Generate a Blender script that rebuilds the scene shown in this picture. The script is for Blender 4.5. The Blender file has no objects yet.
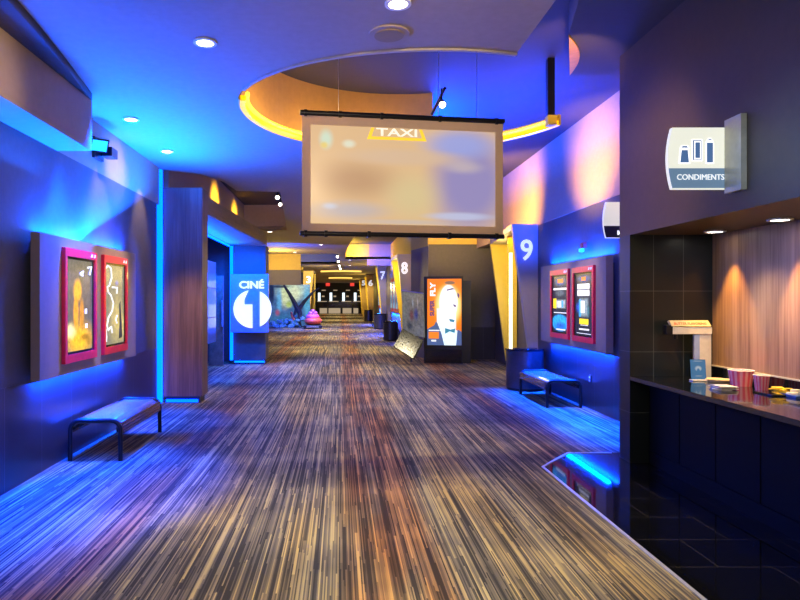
import bpy, bmesh, math, random
from mathutils import Vector, Matrix
random.seed(7)
SC = bpy.context.scene
C = SC.collection
H, F, VX, VY = 1.5, 620.0, 340.0, 300.0
PI = math.pi

# ------------------------------------------------------------------ nodes
MATS = {}
def newmat(name):
    m = bpy.data.materials.new(name); m.use_nodes = True
    nt = m.node_tree; nt.nodes.clear()
    out = nt.nodes.new('ShaderNodeOutputMaterial')
    b = nt.nodes.new('ShaderNodeBsdfPrincipled')
    nt.links.new(b.outputs[0], out.inputs[0])
    return m, nt, b
def c4(c): return (c[0], c[1], c[2], 1.0)
def inp(nt, sock, v):
    if isinstance(v, bpy.types.NodeSocket): nt.links.new(v, sock)
    elif isinstance(v, (tuple, list)) and len(v) == 3 and sock.type == 'RGBA': sock.default_value = c4(v)
    else: sock.default_value = v
def math_(nt, op, a, b=0.0, c=None, clamp=False):
    n = nt.nodes.new('ShaderNodeMath'); n.operation = op; n.use_clamp = clamp
    inp(nt, n.inputs[0], a); inp(nt, n.inputs[1], b)
    if c is not None: inp(nt, n.inputs[2], c)
    return n.outputs[0]
def mix(nt, f, a, b, mode='MIX'):
    n = nt.nodes.new('ShaderNodeMix'); n.data_type = 'RGBA'; n.blend_type = mode
    inp(nt, n.inputs[0], f); inp(nt, n.inputs[6], a); inp(nt, n.inputs[7], b)
    return n.outputs[2]
def ramp(nt, f, stops, mode='LINEAR'):
    n = nt.nodes.new('ShaderNodeValToRGB'); n.color_ramp.interpolation = mode
    e = n.color_ramp.elements
    while len(e) < len(stops): e.new(0.5)
    for i, (p, c) in enumerate(stops): e[i].position = p; e[i].color = c4(c)
    inp(nt, n.inputs[0], f); return n.outputs[0]
def pos(nt):
    g = nt.nodes.new('ShaderNodeNewGeometry'); return g.outputs['Position']
def objco(nt):
    g = nt.nodes.new('ShaderNodeTexCoord'); return g.outputs['Object']
def sep(nt, v):
    n = nt.nodes.new('ShaderNodeSeparateXYZ'); nt.links.new(v, n.inputs[0]); return n.outputs
def comb(nt, x, y, z=0.0):
    n = nt.nodes.new('ShaderNodeCombineXYZ')
    inp(nt, n.inputs[0], x); inp(nt, n.inputs[1], y); inp(nt, n.inputs[2], z); return n.outputs[0]
def noise(nt, v, scale, detail=2.0, rough=0.5):
    n = nt.nodes.new('ShaderNodeTexNoise'); nt.links.new(v, n.inputs['Vector'])
    n.inputs['Scale'].default_value = scale; n.inputs['Detail'].default_value = detail
    n.inputs['Roughness'].default_value = rough; return n.outputs['Fac']
def vscale(nt, v, s):
    n = nt.nodes.new('ShaderNodeVectorMath'); n.operation = 'MULTIPLY'
    nt.links.new(v, n.inputs[0]); n.inputs[1].default_value = s; return n.outputs[0]
def white(nt, v):
    n = nt.nodes.new('ShaderNodeTexWhiteNoise'); n.noise_dimensions = '3D'
    nt.links.new(v, n.inputs['Vector']); return n.outputs['Value']
def bump(nt, b, h, s, d=0.01):
    n = nt.nodes.new('ShaderNodeBump'); n.inputs['Strength'].default_value = s; n.inputs['Distance'].default_value = d
    nt.links.new(h, n.inputs['Height']); nt.links.new(n.outputs[0], b.inputs['Normal'])

def plain(name, col, rough=0.6, metal=0.0, var=0.12, scale=14.0, coat=0.0, spec=0.5, bmp=0.0):
    """surface with a faint procedural mottling"""
    m, nt, b = newmat(name)
    n = noise(nt, objco(nt), scale, 4.0, 0.6)
    lo = tuple(c * (1 - var) for c in col); hi = tuple(min(1, c * (1 + var)) for c in col)
    inp(nt, b.inputs['Base Color'], ramp(nt, n, [(0.3, lo), (0.7, hi)]))
    b.inputs['Roughness'].default_value = rough; b.inputs['Metallic'].default_value = metal
    b.inputs['Coat Weight'].default_value = coat; b.inputs['Coat Roughness'].default_value = 0.05
    b.inputs['Specular IOR Level'].default_value = spec
    if bmp: bump(nt, b, noise(nt, objco(nt), 160.0, 2.0), bmp, 0.004)
    MATS[name] = m; return m
def glow(name, col, s, base=None):
    m, nt, b = newmat(name)
    b.inputs['Base Color'].default_value = c4(base or tuple(0.45 * x for x in col))
    b.inputs['Emission Color'].default_value = c4(col); b.inputs['Emission Strength'].default_value = s
    b.inputs['Roughness'].default_value = 0.3
    MATS[name] = m; return m
def wood(name, c1, c2, axis=2, rough=0.45, coat=0.0, sc=60.0):
    m, nt, b = newmat(name)
    s = [sc, sc, sc]; s[axis] = sc * 0.03
    v = vscale(nt, pos(nt), tuple(s))
    n = noise(nt, v, 1.0, 5.0, 0.6)
    s2 = [9.0, 9.0, 9.0]; s2[axis] = 0.5
    n2 = noise(nt, vscale(nt, pos(nt), tuple(s2)), 1.0, 2.0)
    f = math_(nt, 'MULTIPLY_ADD', n2, 0.5, math_(nt, 'MULTIPLY', n, 0.5))
    inp(nt, b.inputs['Base Color'], ramp(nt, f, [(0.38, c1), (0.62, c2)]))
    b.inputs['Roughness'].default_value = rough; b.inputs['Coat Weight'].default_value = coat
    bump(nt, b, n, 0.15, 0.002)
    MATS[name] = m; return m
def tiles(name, col, grout, tw, th, ax=(1, 2), rough=0.3, gw=0.006, offs=(0, 0), coat=0.0, var=0.2, spec=0.5, frow=0.0):
    m, nt, b = newmat(name)
    p = sep(nt, pos(nt)); a = math_(nt, 'ADD', p[ax[0]], offs[0]); c = math_(nt, 'ADD', p[ax[1]], offs[1])
    row = math_(nt, 'FLOOR', math_(nt, 'DIVIDE', c, th))
    if frow: a = math_(nt, 'ADD', a, math_(nt, 'MULTIPLY', row, frow * tw))
    u = math_(nt, 'DIVIDE', a, tw); v = math_(nt, 'DIVIDE', c, th)
    fu = math_(nt, 'FRACT', u); fv = math_(nt, 'FRACT', v)
    g = math_(nt, 'MAXIMUM', math_(nt, 'LESS_THAN', fu, gw / tw), math_(nt, 'LESS_THAN', fv, gw / th))
    w = white(nt, comb(nt, math_(nt, 'FLOOR', u), row))
    n = noise(nt, pos(nt), 5.0, 5.0)
    f = math_(nt, 'MULTIPLY_ADD', w, 0.5, math_(nt, 'MULTIPLY', n, 0.5))
    base = ramp(nt, f, [(0.2, tuple(x * (1 - var) for x in col)), (0.8, tuple(x * (1 + var) for x in col))])
    inp(nt, b.inputs['Base Color'], mix(nt, g, base, grout))
    b.inputs['Roughness'].default_value = rough; b.inputs['Coat Weight'].default_value = coat
    b.inputs['Coat Roughness'].default_value = 0.03; b.inputs['Specular IOR Level'].default_value = spec
    MATS[name] = m; return m
def art(name, base, blobs, strength=1.0, grad=None, rough=0.25, basefac=0.15, nz=0.0):
    """a printed or shown picture: soft-edged shapes in the sheet's own UV space.
    blob = (cx, cy, rx, ry, colour, inner, alpha[, 'box'])"""
    m, nt, b = newmat(name)
    tc = nt.nodes.new('ShaderNodeTexCoord'); uv = tc.outputs['UV']; s = sep(nt, uv)
    col = None
    if grad: col = ramp(nt, s[0] if grad[0] == 'u' else s[1], grad[1])
    else: col = mix(nt, 0.0, base, base)
    for bl in blobs:
        cx, cy, rx, ry, cc, inner, al = bl[:7]
        du = math_(nt, 'DIVIDE', math_(nt, 'ABSOLUTE', math_(nt, 'SUBTRACT', s[0], cx)), rx)
        dv = math_(nt, 'DIVIDE', math_(nt, 'ABSOLUTE', math_(nt, 'SUBTRACT', s[1], cy)), ry)
        if len(bl) > 7: d = math_(nt, 'MAXIMUM', du, dv)
        else: d = math_(nt, 'SQRT', math_(nt, 'ADD', math_(nt, 'MULTIPLY', du, du), math_(nt, 'MULTIPLY', dv, dv)))
        mr = nt.nodes.new('ShaderNodeMapRange'); mr.interpolation_type = 'SMOOTHSTEP'
        inp(nt, mr.inputs[0], d); mr.inputs[1].default_value = inner; mr.inputs[2].default_value = 1.0
        mr.inputs[3].default_value = al; mr.inputs[4].default_value = 0.0
        col = mix(nt, mr.outputs[0], col, cc)
    if nz:
        n = noise(nt, vscale(nt, uv, (9, 12, 1)), 1.0, 4.0, 0.7)
        col = mix(nt, 1.0, col, ramp(nt, n, [(0.35, (1 - nz,) * 3), (0.65, (1 + nz * .5,) * 3)]), 'MULTIPLY')
    inp(nt, b.inputs['Emission Color'], col); b.inputs['Emission Strength'].default_value = strength  # emission brightens printed sheets as well, though they are no lamps
    inp(nt, b.inputs['Base Color'], mix(nt, 1.0, col, (basefac,) * 3, 'MULTIPLY'))
    b.inputs['Roughness'].default_value = rough
    MATS[name] = m; return m

BL = (0.006, 0.115, 1.0)
# paint and building surfaces
plain('paint_taupe', (0.37, 0.29, 0.235), 0.85, var=0.05, bmp=0.15)
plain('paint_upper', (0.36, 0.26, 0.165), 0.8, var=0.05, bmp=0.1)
plain('paint_charcoal', (0.080, 0.077, 0.072), 0.6, var=0.1, bmp=0.1)
plain('paint_bulkhead', (0.060, 0.042, 0.018), 0.5, var=0.1, bmp=0.1)
plain('paint_drum', (0.60, 0.34, 0.07), 0.7, var=0.05)
plain('paint_ochre', (0.66, 0.46, 0.07), 0.7, var=0.05)
plain('paint_gray', (0.15, 0.135, 0.12), 0.7, var=0.06)
plain('paint_upper_ceiling', (0.055, 0.05, 0.055), 0.8, var=0.05)
plain('dark_brown', (0.05, 0.036, 0.024), 0.8)
plain('rim_plaster', (0.42, 0.38, 0.34), 0.7)
plain('tan_panel', (0.75, 0.34, 0.04), 0.7)
plain('black_paint', (0.012, 0.012, 0.014), 0.45)
plain('gloss_black', (0.008, 0.009, 0.012), 0.12, coat=0.6)
plain('black_metal', (0.01, 0.01, 0.012), 0.3, metal=0.3)
plain('case_taupe', (0.25, 0.175, 0.115), 0.55, var=0.06)
plain('case_dark', (0.02, 0.018, 0.018), 0.6)
plain('frame_red', (0.85, 0.006, 0.055), 0.35, coat=0.4)
plain('steel', (0.55, 0.56, 0.58), 0.3, metal=0.9)
plain('brushed', (0.62, 0.62, 0.62), 0.35, metal=0.3)
plain('bin_metal', (0.09, 0.095, 0.105), 0.28, metal=0.7)
plain('white_plastic', (0.8, 0.8, 0.78), 0.4)
plain('bench_seat', (0.20, 0.21, 0.23), 0.22, coat=0.5)
plain('fin_face', (0.33, 0.30, 0.25), 0.5, var=0.04)
plain('fin_yellow', (0.85, 0.62, 0.06), 0.5, var=0.04)
plain('fin_yellow_face', (0.80, 0.50, 0.08), 0.5, var=0.04)
plain('bracket', (0.50, 0.50, 0.42), 0.4, metal=0.2)
glow('sign_band', (0.16, 0.27, 0.42), 0.7)
plain('sign_band_dark', (0.02, 0.02, 0.025), 0.3)
plain('fabric_screen', (0.70, 0.50, 0.32), 0.9, var=0.03)
plain('number_white', (0.9, 0.9, 0.9), 0.4)
plain('paper', (0.75, 0.72, 0.66), 0.8)
plain('pink_cup', (0.85, 0.16, 0.26), 0.5)
plain('red_cup', (0.80, 0.04, 0.03), 0.5)
plain('packet_yellow', (0.9, 0.68, 0.03), 0.5)
plain('blue_plastic', (0.02, 0.09, 0.45), 0.35)
plain('tray_cream', (0.75, 0.62, 0.35), 0.5)
plain('pink_toy', (0.75, 0.12, 0.42), 0.4)
plain('red_toy', (0.75, 0.10, 0.08), 0.35)
plain('purple_toy', (0.45, 0.10, 0.45), 0.4)
plain('wing_dark', (0.04, 0.045, 0.06), 0.6)
plain('coral_blue', (0.16, 0.36, 0.44), 0.6, var=0.6, scale=30)
plain('coral_red', (0.6, 0.12, 0.07), 0.6)
plain('cyan_panel', (0.25, 0.45, 0.62), 0.2, coat=0.4)
plain('sign_blue', (0.22, 0.30, 0.62), 0.35)
plain('rubber', (0.02, 0.02, 0.02), 0.8)
wood('wood_panel', (0.085, 0.040, 0.028), (0.19, 0.10, 0.07), 2, 0.5)
wood('wood_header', (0.12, 0.075, 0.045), (0.22, 0.14, 0.08), 1, 0.5)
wood('wood_alcove', (0.19, 0.105, 0.055), (0.38, 0.235, 0.13), 2, 0.4, sc=45)
wood('wood_bench', (0.10, 0.035, 0.022), (0.24, 0.10, 0.06), 1, 0.25, coat=0.5)
tiles('tile_wains', (0.030, 0.031, 0.036), (0.10, 0.10, 0.12), 0.6, 0.82, (1, 2), 0.30, 0.006)
tiles('tile_wains_front', (0.030, 0.031, 0.036), (0.10, 0.10, 0.12), 0.6, 0.82, (0, 2), 0.30, 0.006)
tiles('tile_alcove', (0.009, 0.014, 0.017), (0.10, 0.11, 0.11), 0.275, 0.56, (0, 2), 0.35, 0.005, (0.14, 0.10))
plain('counter_black', (0.004, 0.005, 0.007), 0.5, spec=0.1)
tiles('tile_floor', (0.006, 0.006, 0.008), (0.075, 0.065, 0.058), 0.61, 0.40, (0, 1), 0.05, 0.006, (0.01, 0.12), spec=0.6, frow=0.5)
# carpet
m, nt, b = newmat('carpet')
p = pos(nt); s = sep(nt, p)
def carpet_layer(w, L, sd):
    cx = math_(nt, 'FLOOR', math_(nt, 'DIVIDE', s[0], w))
    o = white(nt, comb(nt, cx, sd))
    yy = math_(nt, 'FLOOR', math_(nt, 'DIVIDE', math_(nt, 'ADD', s[1], math_(nt, 'MULTIPLY', o, 5.0)), L))
    return white(nt, comb(nt, cx, yy, sd + 3.0))
v1 = carpet_layer(0.0075, 0.9, 1.0); v2 = carpet_layer(0.019, 2.0, 9.0)
nb = noise(nt, vscale(nt, p, (1.3, 0.45, 1)), 1.0, 3.0, 0.6)
nl = noise(nt, vscale(nt, p, (0.5, 1.6, 1)), 1.0, 2.0, 0.5)
t = math_(nt, 'ADD', math_(nt, 'MULTIPLY_ADD', v1, 0.55, 0.02), math_(nt, 'MULTIPLY', v2, 0.38))
t = math_(nt, 'ADD', t, math_(nt, 'MULTIPLY', math_(nt, 'SUBTRACT', nb, 0.5), 0.5))
t = math_(nt, 'ADD', t, math_(nt, 'MULTIPLY', math_(nt, 'SUBTRACT', nl, 0.5), 0.55))
col = ramp(nt, t, [(0.22, (0.04, 0.038, 0.036)), (0.42, (0.12, 0.105, 0.085)), (0.60, (0.20, 0.165, 0.115)), (0.84, (0.48, 0.38, 0.18))])
ph = math_(nt, 'MULTIPLY', math_(nt, 'SUBTRACT', s[0], 0.32), 2 * PI / 1.92)
cs = math_(nt, 'COSINE', ph)
rn = noise(nt, vscale(nt, p, (3.0, 0.55, 1)), 1.0, 2.0)
rm = math_(nt, 'MULTIPLY', math_(nt, 'SMOOTH_MIN', 1.0, math_(nt, 'MAXIMUM', math_(nt, 'MULTIPLY', math_(nt, 'SUBTRACT', cs, 0.45), 2.2), 0.0), 0.1),
           math_(nt, 'MULTIPLY', math_(nt, 'MAXIMUM', math_(nt, 'SUBTRACT', rn, 0.30), 0.0), 5.0), clamp=True)
red = mix(nt, 1.0, col, (1.05, 0.66, 0.52), 'MULTIPLY')
col = mix(nt, rm, col, red)
gy = noise(nt, vscale(nt, p, (2.2, 0.3, 3)), 1.0, 1.0)
col = mix(nt, ramp(nt, gy, [(0.45, (0, 0, 0)), (0.6, (1, 1, 1))]), col, mix(nt, 1.0, col, (1.15, 1.0, 0.72), 'MULTIPLY'))
inp(nt, b.inputs['Base Color'], col); b.inputs['Roughness'].default_value = 0.95
b.inputs['Specular IOR Level'].default_value = 0.15
bump(nt, b, v1, 0.3, 0.003)
MATS['carpet'] = m
# lights
glow('led_blue', (0.0, 0.045, 1.0), 11.0)
glow('led_blue_soft', (0.0, 0.04, 1.0), 9.0)
glow('led_yellow', (1.0, 0.50, 0.0), 1.5)
glow('led_yellow_core', (1.0, 0.66, 0.03), 4.0)
glow('tube_warm', (1.0, 0.86, 0.50), 3.0)
glow('bulb', (1.0, 0.90, 0.75), 12.0)
glow('bulb_dim', (1.0, 0.75, 0.5), 2.0)
glow('bulb_cyan', (0.02, 0.45, 1.0), 2.0)
glow('exit_red', (1.0, 0.05, 0.04), 0.9)
glow('white_bar', (0.75, 0.9, 1.0), 1.6)
glow('sign_white', (0.90, 0.92, 0.80), 0.85)
glow('sign_white_dim', (0.75, 0.73, 0.58), 0.8)
glow('sign_letter', (0.92, 0.97, 1.0), 1.0)
glow('red_dot', (1.0, 0.02, 0.05), 1.0)
glow('lens_warm_bar', (1.0, 0.62, 0.12), 1.5)
glow('letter_red', (0.9, 0.12, 0.05), 0.8)
glow('beige_lit', (0.8, 0.62, 0.4), 0.5)

# ------------------------------------------------------------------ geometry helpers
OFF = {}
def px(x, y, Y):
    """point at distance Y along the corridor that the pixel sees"""
    return Vector(((x - VX) / F * Y, Y, H + (VY - y) / F * Y))
def NB(): return bmesh.new()
def bx(bm, x0, x1, y0, y1, z0, z1, bev=0.0):
    r = bmesh.ops.create_cube(bm, size=1.0)
    M = Matrix.Translation(((x0 + x1) / 2, (y0 + y1) / 2, (z0 + z1) / 2)) @ Matrix.Diagonal((abs(x1 - x0), abs(y1 - y0), abs(z1 - z0), 1))
    bmesh.ops.transform(bm, matrix=M, verts=r['verts'])
    if bev:
        es = list({e for v in r['verts'] for e in v.link_edges})
        bmesh.ops.bevel(bm, geom=es, offset=bev, segments=2, profile=0.5, affect='EDGES')
    return bm
class Fr:
    """a flat frame of reference: origin, right, up, towards the viewer"""
    def __init__(s, o, u, v=(0, 0, 1)):
        s.o = Vector(o); s.u = Vector(u).normalized(); s.v = Vector(v).normalized(); s.n = s.u.cross(s.v)
    def p(s, a, b, c=0.0): return s.o + s.u * a + s.v * b + s.n * c
def prism(bm, pts, fr, d0, d1):
    f = [bm.verts.new(fr.p(a, b, d1)) for a, b in pts]; k = [bm.verts.new(fr.p(a, b, d0)) for a, b in pts]
    bm.faces.new(f); bm.faces.new(list(reversed(k)))
    n = len(pts)
    for i in range(n):
        j = (i + 1) % n; bm.faces.new((f[i], k[i], k[j], f[j]))
    bmesh.ops.recalc_face_normals(bm, faces=bm.faces[:])
    return bm
def rect(a0, a1, b0, b1): return [(a0, b0), (a1, b0), (a1, b1), (a0, b1)]
def cyl(bm, c, r, z0, z1, n=32, r2=None, axis='z', bev=0.0):
    r2 = r if r2 is None else r2
    g = bmesh.ops.create_cone(bm, cap_ends=True, segments=n, radius1=r, radius2=r2, depth=abs(z1 - z0))
    M = Matrix.Translation((0, 0, (z0 + z1) / 2))
    if axis == 'x': M = Matrix.Rotation(PI / 2, 4, 'Y') @ M
    if axis == 'y': M = Matrix.Rotation(-PI / 2, 4, 'X') @ M
    M = Matrix.Translation(c) @ M
    bmesh.ops.transform(bm, matrix=M, verts=g['verts'])
    return bm
def tube(bm, pts, r, n=10, r1=None):
    pts = [Vector(p) for p in pts]; rings = []
    prev = None
    for i, p in enumerate(pts):
        d = (pts[min(i + 1, len(pts) - 1)] - pts[max(i - 1, 0)]).normalized()
        a = Vector((0, 0, 1)) if abs(d.z) < 0.9 else Vector((1, 0, 0))
        if prev is not None: a = prev
        u = d.cross(a).normalized(); w = u.cross(d).normalized(); prev = w
        rr = r if r1 is None else r + (r1 - r) * i / (len(pts) - 1)
        rings.append([bm.verts.new(p + (u * math.cos(2 * PI * k / n) + w * math.sin(2 * PI * k / n)) * rr) for k in range(n)])
    for A, B in zip(rings, rings[1:]):
        for k in range(n): bm.faces.new((A[k], A[(k + 1) % n], B[(k + 1) % n], B[k]))
    bm.faces.new(rings[0]); bm.faces.new(list(reversed(rings[-1])))
    bmesh.ops.recalc_face_normals(bm, faces=bm.faces[:])
    return bm
def wallcurve(bm, pts, z0, z1, th):
    """vertical sheet of thickness th along a plan polyline"""
    n = len(pts); A = []; B = []
    for i, (x, y) in enumerate(pts):
        a = Vector(pts[max(i - 1, 0)]); b_ = Vector(pts[min(i + 1, n - 1)]); d = (b_ - a).normalized()
        nn = Vector((-d.y, d.x))
        A.append((x + nn.x * th / 2, y + nn.y * th / 2)); B.append((x - nn.x * th / 2, y - nn.y * th / 2))
    loop = A + B[::-1]
    lo = [bm.verts.new((x, y, z0)) for x, y in loop]; hi = [bm.verts.new((x, y, z1)) for x, y in loop]
    m_ = len(loop)
    for i in range(m_):
        j = (i + 1) % m_; bm.faces.new((lo[i], lo[j], hi[j], hi[i]))
    for i in range(n - 1):
        a, b2, c, d = i, i + 1, m_ - 2 - i, m_ - 1 - i
        bm.faces.new((lo[a], lo[d], lo[c], lo[b2])); bm.faces.new((hi[a], hi[b2], hi[c], hi[d]))
    bmesh.ops.recalc_face_normals(bm, faces=bm.faces[:])
    return bm
def mk(name, bm, mat, parent=None, smooth=False, origin=None):
    me = bpy.data.meshes.new(name)
    off = Vector((0, 0, 0))
    if parent is not None: off = OFF[parent.name]
    elif origin is not None: off = Vector(origin)
    elif len(bm.verts):
        xs = [v.co.x for v in bm.verts]; ys = [v.co.y for v in bm.verts]; zs = [v.co.z for v in bm.verts]
        off = Vector(((min(xs) + max(xs)) / 2, (min(ys) + max(ys)) / 2, min(zs)))
    bmesh.ops.translate(bm, vec=-off, verts=bm.verts)
    if smooth:
        for f in bm.faces: f.smooth = True
        for e in bm.edges:
            if len(e.link_faces) == 2 and e.calc_face_angle(0) > math.radians(38): e.smooth = False
    bm.to_mesh(me); bm.free()
    for mm in (mat if isinstance(mat, (list, tuple)) else [mat]): me.materials.append(MATS[mm])
    o = bpy.data.objects.new(name, me); C.objects.link(o)
    if parent is not None: o.parent = parent; OFF[o.name] = OFF[parent.name]
    else: o.location = off; OFF[o.name] = off
    return o
def tag(o, label, cat, group=None, kind=None):
    o['label'] = label; o['category'] = cat
    if group: o['group'] = group
    if kind: o['kind'] = kind
    return o
def thing(name, loc, label, cat, group=None):
    o = bpy.data.objects.new(name, None); C.objects.link(o); o.location = loc; o.empty_display_size = 0.1
    OFF[o.name] = Vector(loc); return tag(o, label, cat, group)
def struct(name, bm, mat):
    o = mk(name, bm, mat); o['kind'] = 'structure'; return o
def dup(root, loc, label, rotz=None, group=None):
    r = root.copy(); C.objects.link(r); r.location = loc; r['label'] = label
    if rotz is not None: r.rotation_euler = (0, 0, rotz)
    if group: r['group'] = group
    for ch in list(root.children):
        c = ch.copy(); C.objects.link(c); c.parent = r
        for g in list(ch.children):
            d = g.copy(); C.objects.link(d); d.parent = c
    return r
def sheet(name, fr, a0, a1, b0, b1, d, mat, parent, th=0.006, label=None):
    """flat picture sheet with UVs on its front"""
    bm = NB(); prism(bm, rect(a0, a1, b0, b1), fr, d - th, d)
    uvl = bm.loops.layers.uv.new('UVMap')
    for f in bm.faces:
        for l in f.loops:
            q = l.vert.co - fr.o
            l[uvl].uv = ((q.dot(fr.u) - a0) / (a1 - a0), (q.dot(fr.v) - b0) / (b1 - b0))
    o = mk(name, bm, mat, parent)
    if label: o['label'] = label
    return o
def text_bm(txt, fr, a0, a1, b0, b1, d, th=0.006, bold=0.0, rot=False):
    cu = bpy.data.curves.new('t', 'FONT'); cu.body = txt; cu.size = 1.0; cu.extrude = 0.5; cu.offset = bold
    cu.resolution_u = 4
    ob = bpy.data.objects.new('t', cu); C.objects.link(ob)
    dg = bpy.context.evaluated_depsgraph_get(); dg.update()
    me = bpy.data.meshes.new_from_object(ob.evaluated_get(dg))
    bm = NB(); bm.from_mesh(me)
    bpy.data.objects.remove(ob); bpy.data.curves.remove(cu); bpy.data.meshes.remove(me)
    if rot:
        for v in bm.verts: v.co = Vector((-v.co.y, v.co.x, v.co.z))
    xs = [v.co.x for v in bm.verts]; ys = [v.co.y for v in bm.verts]
    x0, x1, y0, y1 = min(xs), max(xs), min(ys), max(ys)
    for v in bm.verts:
        a = a0 + (v.co.x - x0) / (x1 - x0) * (a1 - a0); b_ = b0 + (v.co.y - y0) / (y1 - y0) * (b1 - b0)
        v.co = fr.p(a, b_, d + v.co.z * th)
    return bm
def flat2d(loops, z0, z1):
    """slab from closed plan outlines, inner ones are holes"""
    cu = bpy.data.curves.new('c', 'CURVE'); cu.dimensions = '2D'; cu.fill_mode = 'BOTH'; cu.extrude = (z1 - z0) / 2
    for L in loops:
        sp = cu.splines.new('POLY'); sp.points.add(len(L) - 1)
        for i, (x, y) in enumerate(L): sp.points[i].co = (x, y, 0, 1)
        sp.use_cyclic_u = True
    ob = bpy.data.objects.new('c', cu); C.objects.link(ob)
    dg = bpy.context.evaluated_depsgraph_get(); dg.update()
    me = bpy.data.meshes.new_from_object(ob.evaluated_get(dg))
    bm = NB(); bm.from_mesh(me)
    bpy.data.objects.remove(ob); bpy.data.curves.remove(cu); bpy.data.meshes.remove(me)
    bmesh.ops.remove_doubles(bm, verts=bm.verts, dist=1e-4)
    bmesh.ops.translate(bm, vec=(0, 0, (z0 + z1) / 2), verts=bm.verts)
    return bm
def lamp(kind, name, loc, energy, col=(1, 1, 1), size=0.1, target=None, spot=None, blend=0.5, size_y=None, parent=None):
    d = bpy.data.lights.new(name, kind); d.energy = energy; d.color = col
    if kind == 'AREA':
        d.size = size
        if size_y: d.shape = 'RECTANGLE'; d.size_y = size_y
    else: d.shadow_soft_size = size
    if kind == 'SPOT': d.spot_size = math.radians(spot); d.spot_blend = blend
    o = bpy.data.objects.new(name, d); C.objects.link(o); o.location = loc
    if target is not None:
        dr = (Vector(target) - Vector(loc)).normalized()
        if kind == 'AREA' and size_y:
            # the long side of the lamp runs along the wall (or across, for lamps that face sideways)
            ax = Vector((0, 1, 0)) if abs(dr.z) > 0.7 else Vector((1, 0, 0))
            z_ = -dr; l_ = (ax - z_ * ax.dot(z_)).normalized()
            if size >= size_y: x_ = l_; y_ = z_.cross(x_)
            else: y_ = l_; x_ = y_.cross(z_)
            o.rotation_euler = Matrix((x_, y_, z_)).transposed().to_euler()
        else: o.rotation_euler = dr.to_track_quat('-Z', 'Y').to_euler()
    if parent is not None:
        o.parent = parent; o.location = Vector(loc) - OFF[parent.name]
    return o
WARM = (1.0, 0.80, 0.58); BLUE = (0.0, 0.075, 1.0); DEEP = (0.0, 0.045, 1.0); CEIL = (0.0, 0.10, 1.0); YEL = (1.0, 0.60, 0.06)

# ------------------------------------------------------------------ camera
cam = bpy.data.cameras.new('camera'); co = bpy.data.objects.new('camera', cam); C.objects.link(co); SC.camera = co
co.location = (0, 0, H); co.rotation_euler = (PI / 2, 0, 0)
cam.sensor_width = 36; cam.lens = F / 800 * 36; cam.shift_x = 60 / 800; cam.clip_start = 0.05; cam.clip_end = 300
vs = SC.view_settings; vs.view_transform = 'Standard'; vs.look = 'None'; vs.gamma = 1.0; vs.use_curve_mapping = False; vs.exposure = 0.0
w = bpy.data.worlds.new('world'); SC.world = w; w.use_nodes = True
w.node_tree.nodes['Background'].inputs[0].default_value = (0.75, 0.8, 1.0, 1); w.node_tree.nodes['Background'].inputs[1].default_value = 0.12

# ------------------------------------------------------------------ floor
TILE = [(1.82, -1.0), (3.6, -1.0), (3.6, 6.08), (2.24, 6.08), (1.82, 5.57)]
struct('floor', flat2d([[(-4.2, -1.0), (1.82, -1.0), (1.82, 5.57), (2.24, 6.08), (3.6, 6.08), (4.4, 6.08), (4.4, 73), (-4.2, 73)]], -0.1, 0.0), 'carpet')
struct('floor', flat2d([TILE], -0.1, 0.0), 'tile_floor')
bm = NB(); wallcurve(bm, [(1.82, -1.0), (1.82, 5.57), (2.24, 6.08), (2.66, 6.08)], 0.0, 0.006, 0.022)
struct('trim_1', bm, 'brushed')

# ------------------------------------------------------------------ ceiling
ZC, ZU = 3.4, 4.08
CX, CY = 0.74, 6.10
def circ(deg):
    a = math.radians(deg); ry = 1.70 if math.sin(a) > 0 else 1.41
    return (CX + 1.73 * math.cos(a), CY + ry * math.sin(a))
a_near, a_far = -69.0, 76.0           # the low ceiling's rim runs clockwise from near right to far right
rim = [circ(a_near - k * (360 - (a_far - a_near)) / 60) for k in range(61)]
far_drum = [(0.62, 16.5), (0.50, 18.2), (0.36, 20.0), (0.26, 22.5), (0.21, 25.5), (0.23, 28.7)]
outer = [(1.40, -1.0)] + [(1.375, 3.0)] + rim + [(1.0, 10.0)] + far_drum + [(4.3, 28.7), (4.3, 73.0), (-4.2, 73.0), (-4.2, -1.0)]
rec1 = [(-3.4, 8.95), (-2.55, 9.05), (-2.1, 9.35), (-1.87, 9.98), (-1.80, 10.8), (-1.055, 10.9), (-1.22, 13.5), (-1.44, 16.8), (-3.4, 16.8)]
rec2 = [(-2.3, 25.6), (-0.1, 25.6), (-0.15, 32.5), (-2.3, 32.5)]
struct('ceiling', flat2d([outer, rec1, rec2], ZC, ZC + 0.10), 'paint_taupe')
bm = NB(); bx(bm, -4.2, 4.4, -1, 73, ZU, ZU + 0.1); struct('ceiling', bm, 'paint_upper_ceiling')
# pale plaster edge around the round opening
bm = NB(); wallcurve(bm, rim[:26], ZC - 0.015, ZC + 0.11, 0.03); struct('trim_2', bm, 'rim_plaster')
# curved ochre drum wall
drum = [circ(a_near - k * 2.5) for k in range(200)]
dpts = [circ(225 - k * (225 - a_far) / 50) for k in range(51)]
bm = NB(); wallcurve(bm, dpts, ZC + 0.02, ZU, 0.05); struct('wall_rotunda', bm, 'paint_drum')
bm = NB(); wallcurve(bm, far_drum[::-1][0:3] and [(0.23, 28.7), (0.21, 25.5), (0.26, 22.5), (0.36, 20.0)], ZC + 0.02, ZU, 0.05)
bx(bm, 0.23, 1.35, 28.7, 28.8, ZC, ZU); struct('wall_rotunda', bm, 'paint_ochre')
bm = NB(); bx(bm, 1.35, 4.3, 28.7, 28.8, ZC, ZU); bx(bm, 1.25, 4.3, 28.7, 29.1, 3.1, ZC); struct('trim_3', bm, 'paint_upper')
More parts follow.
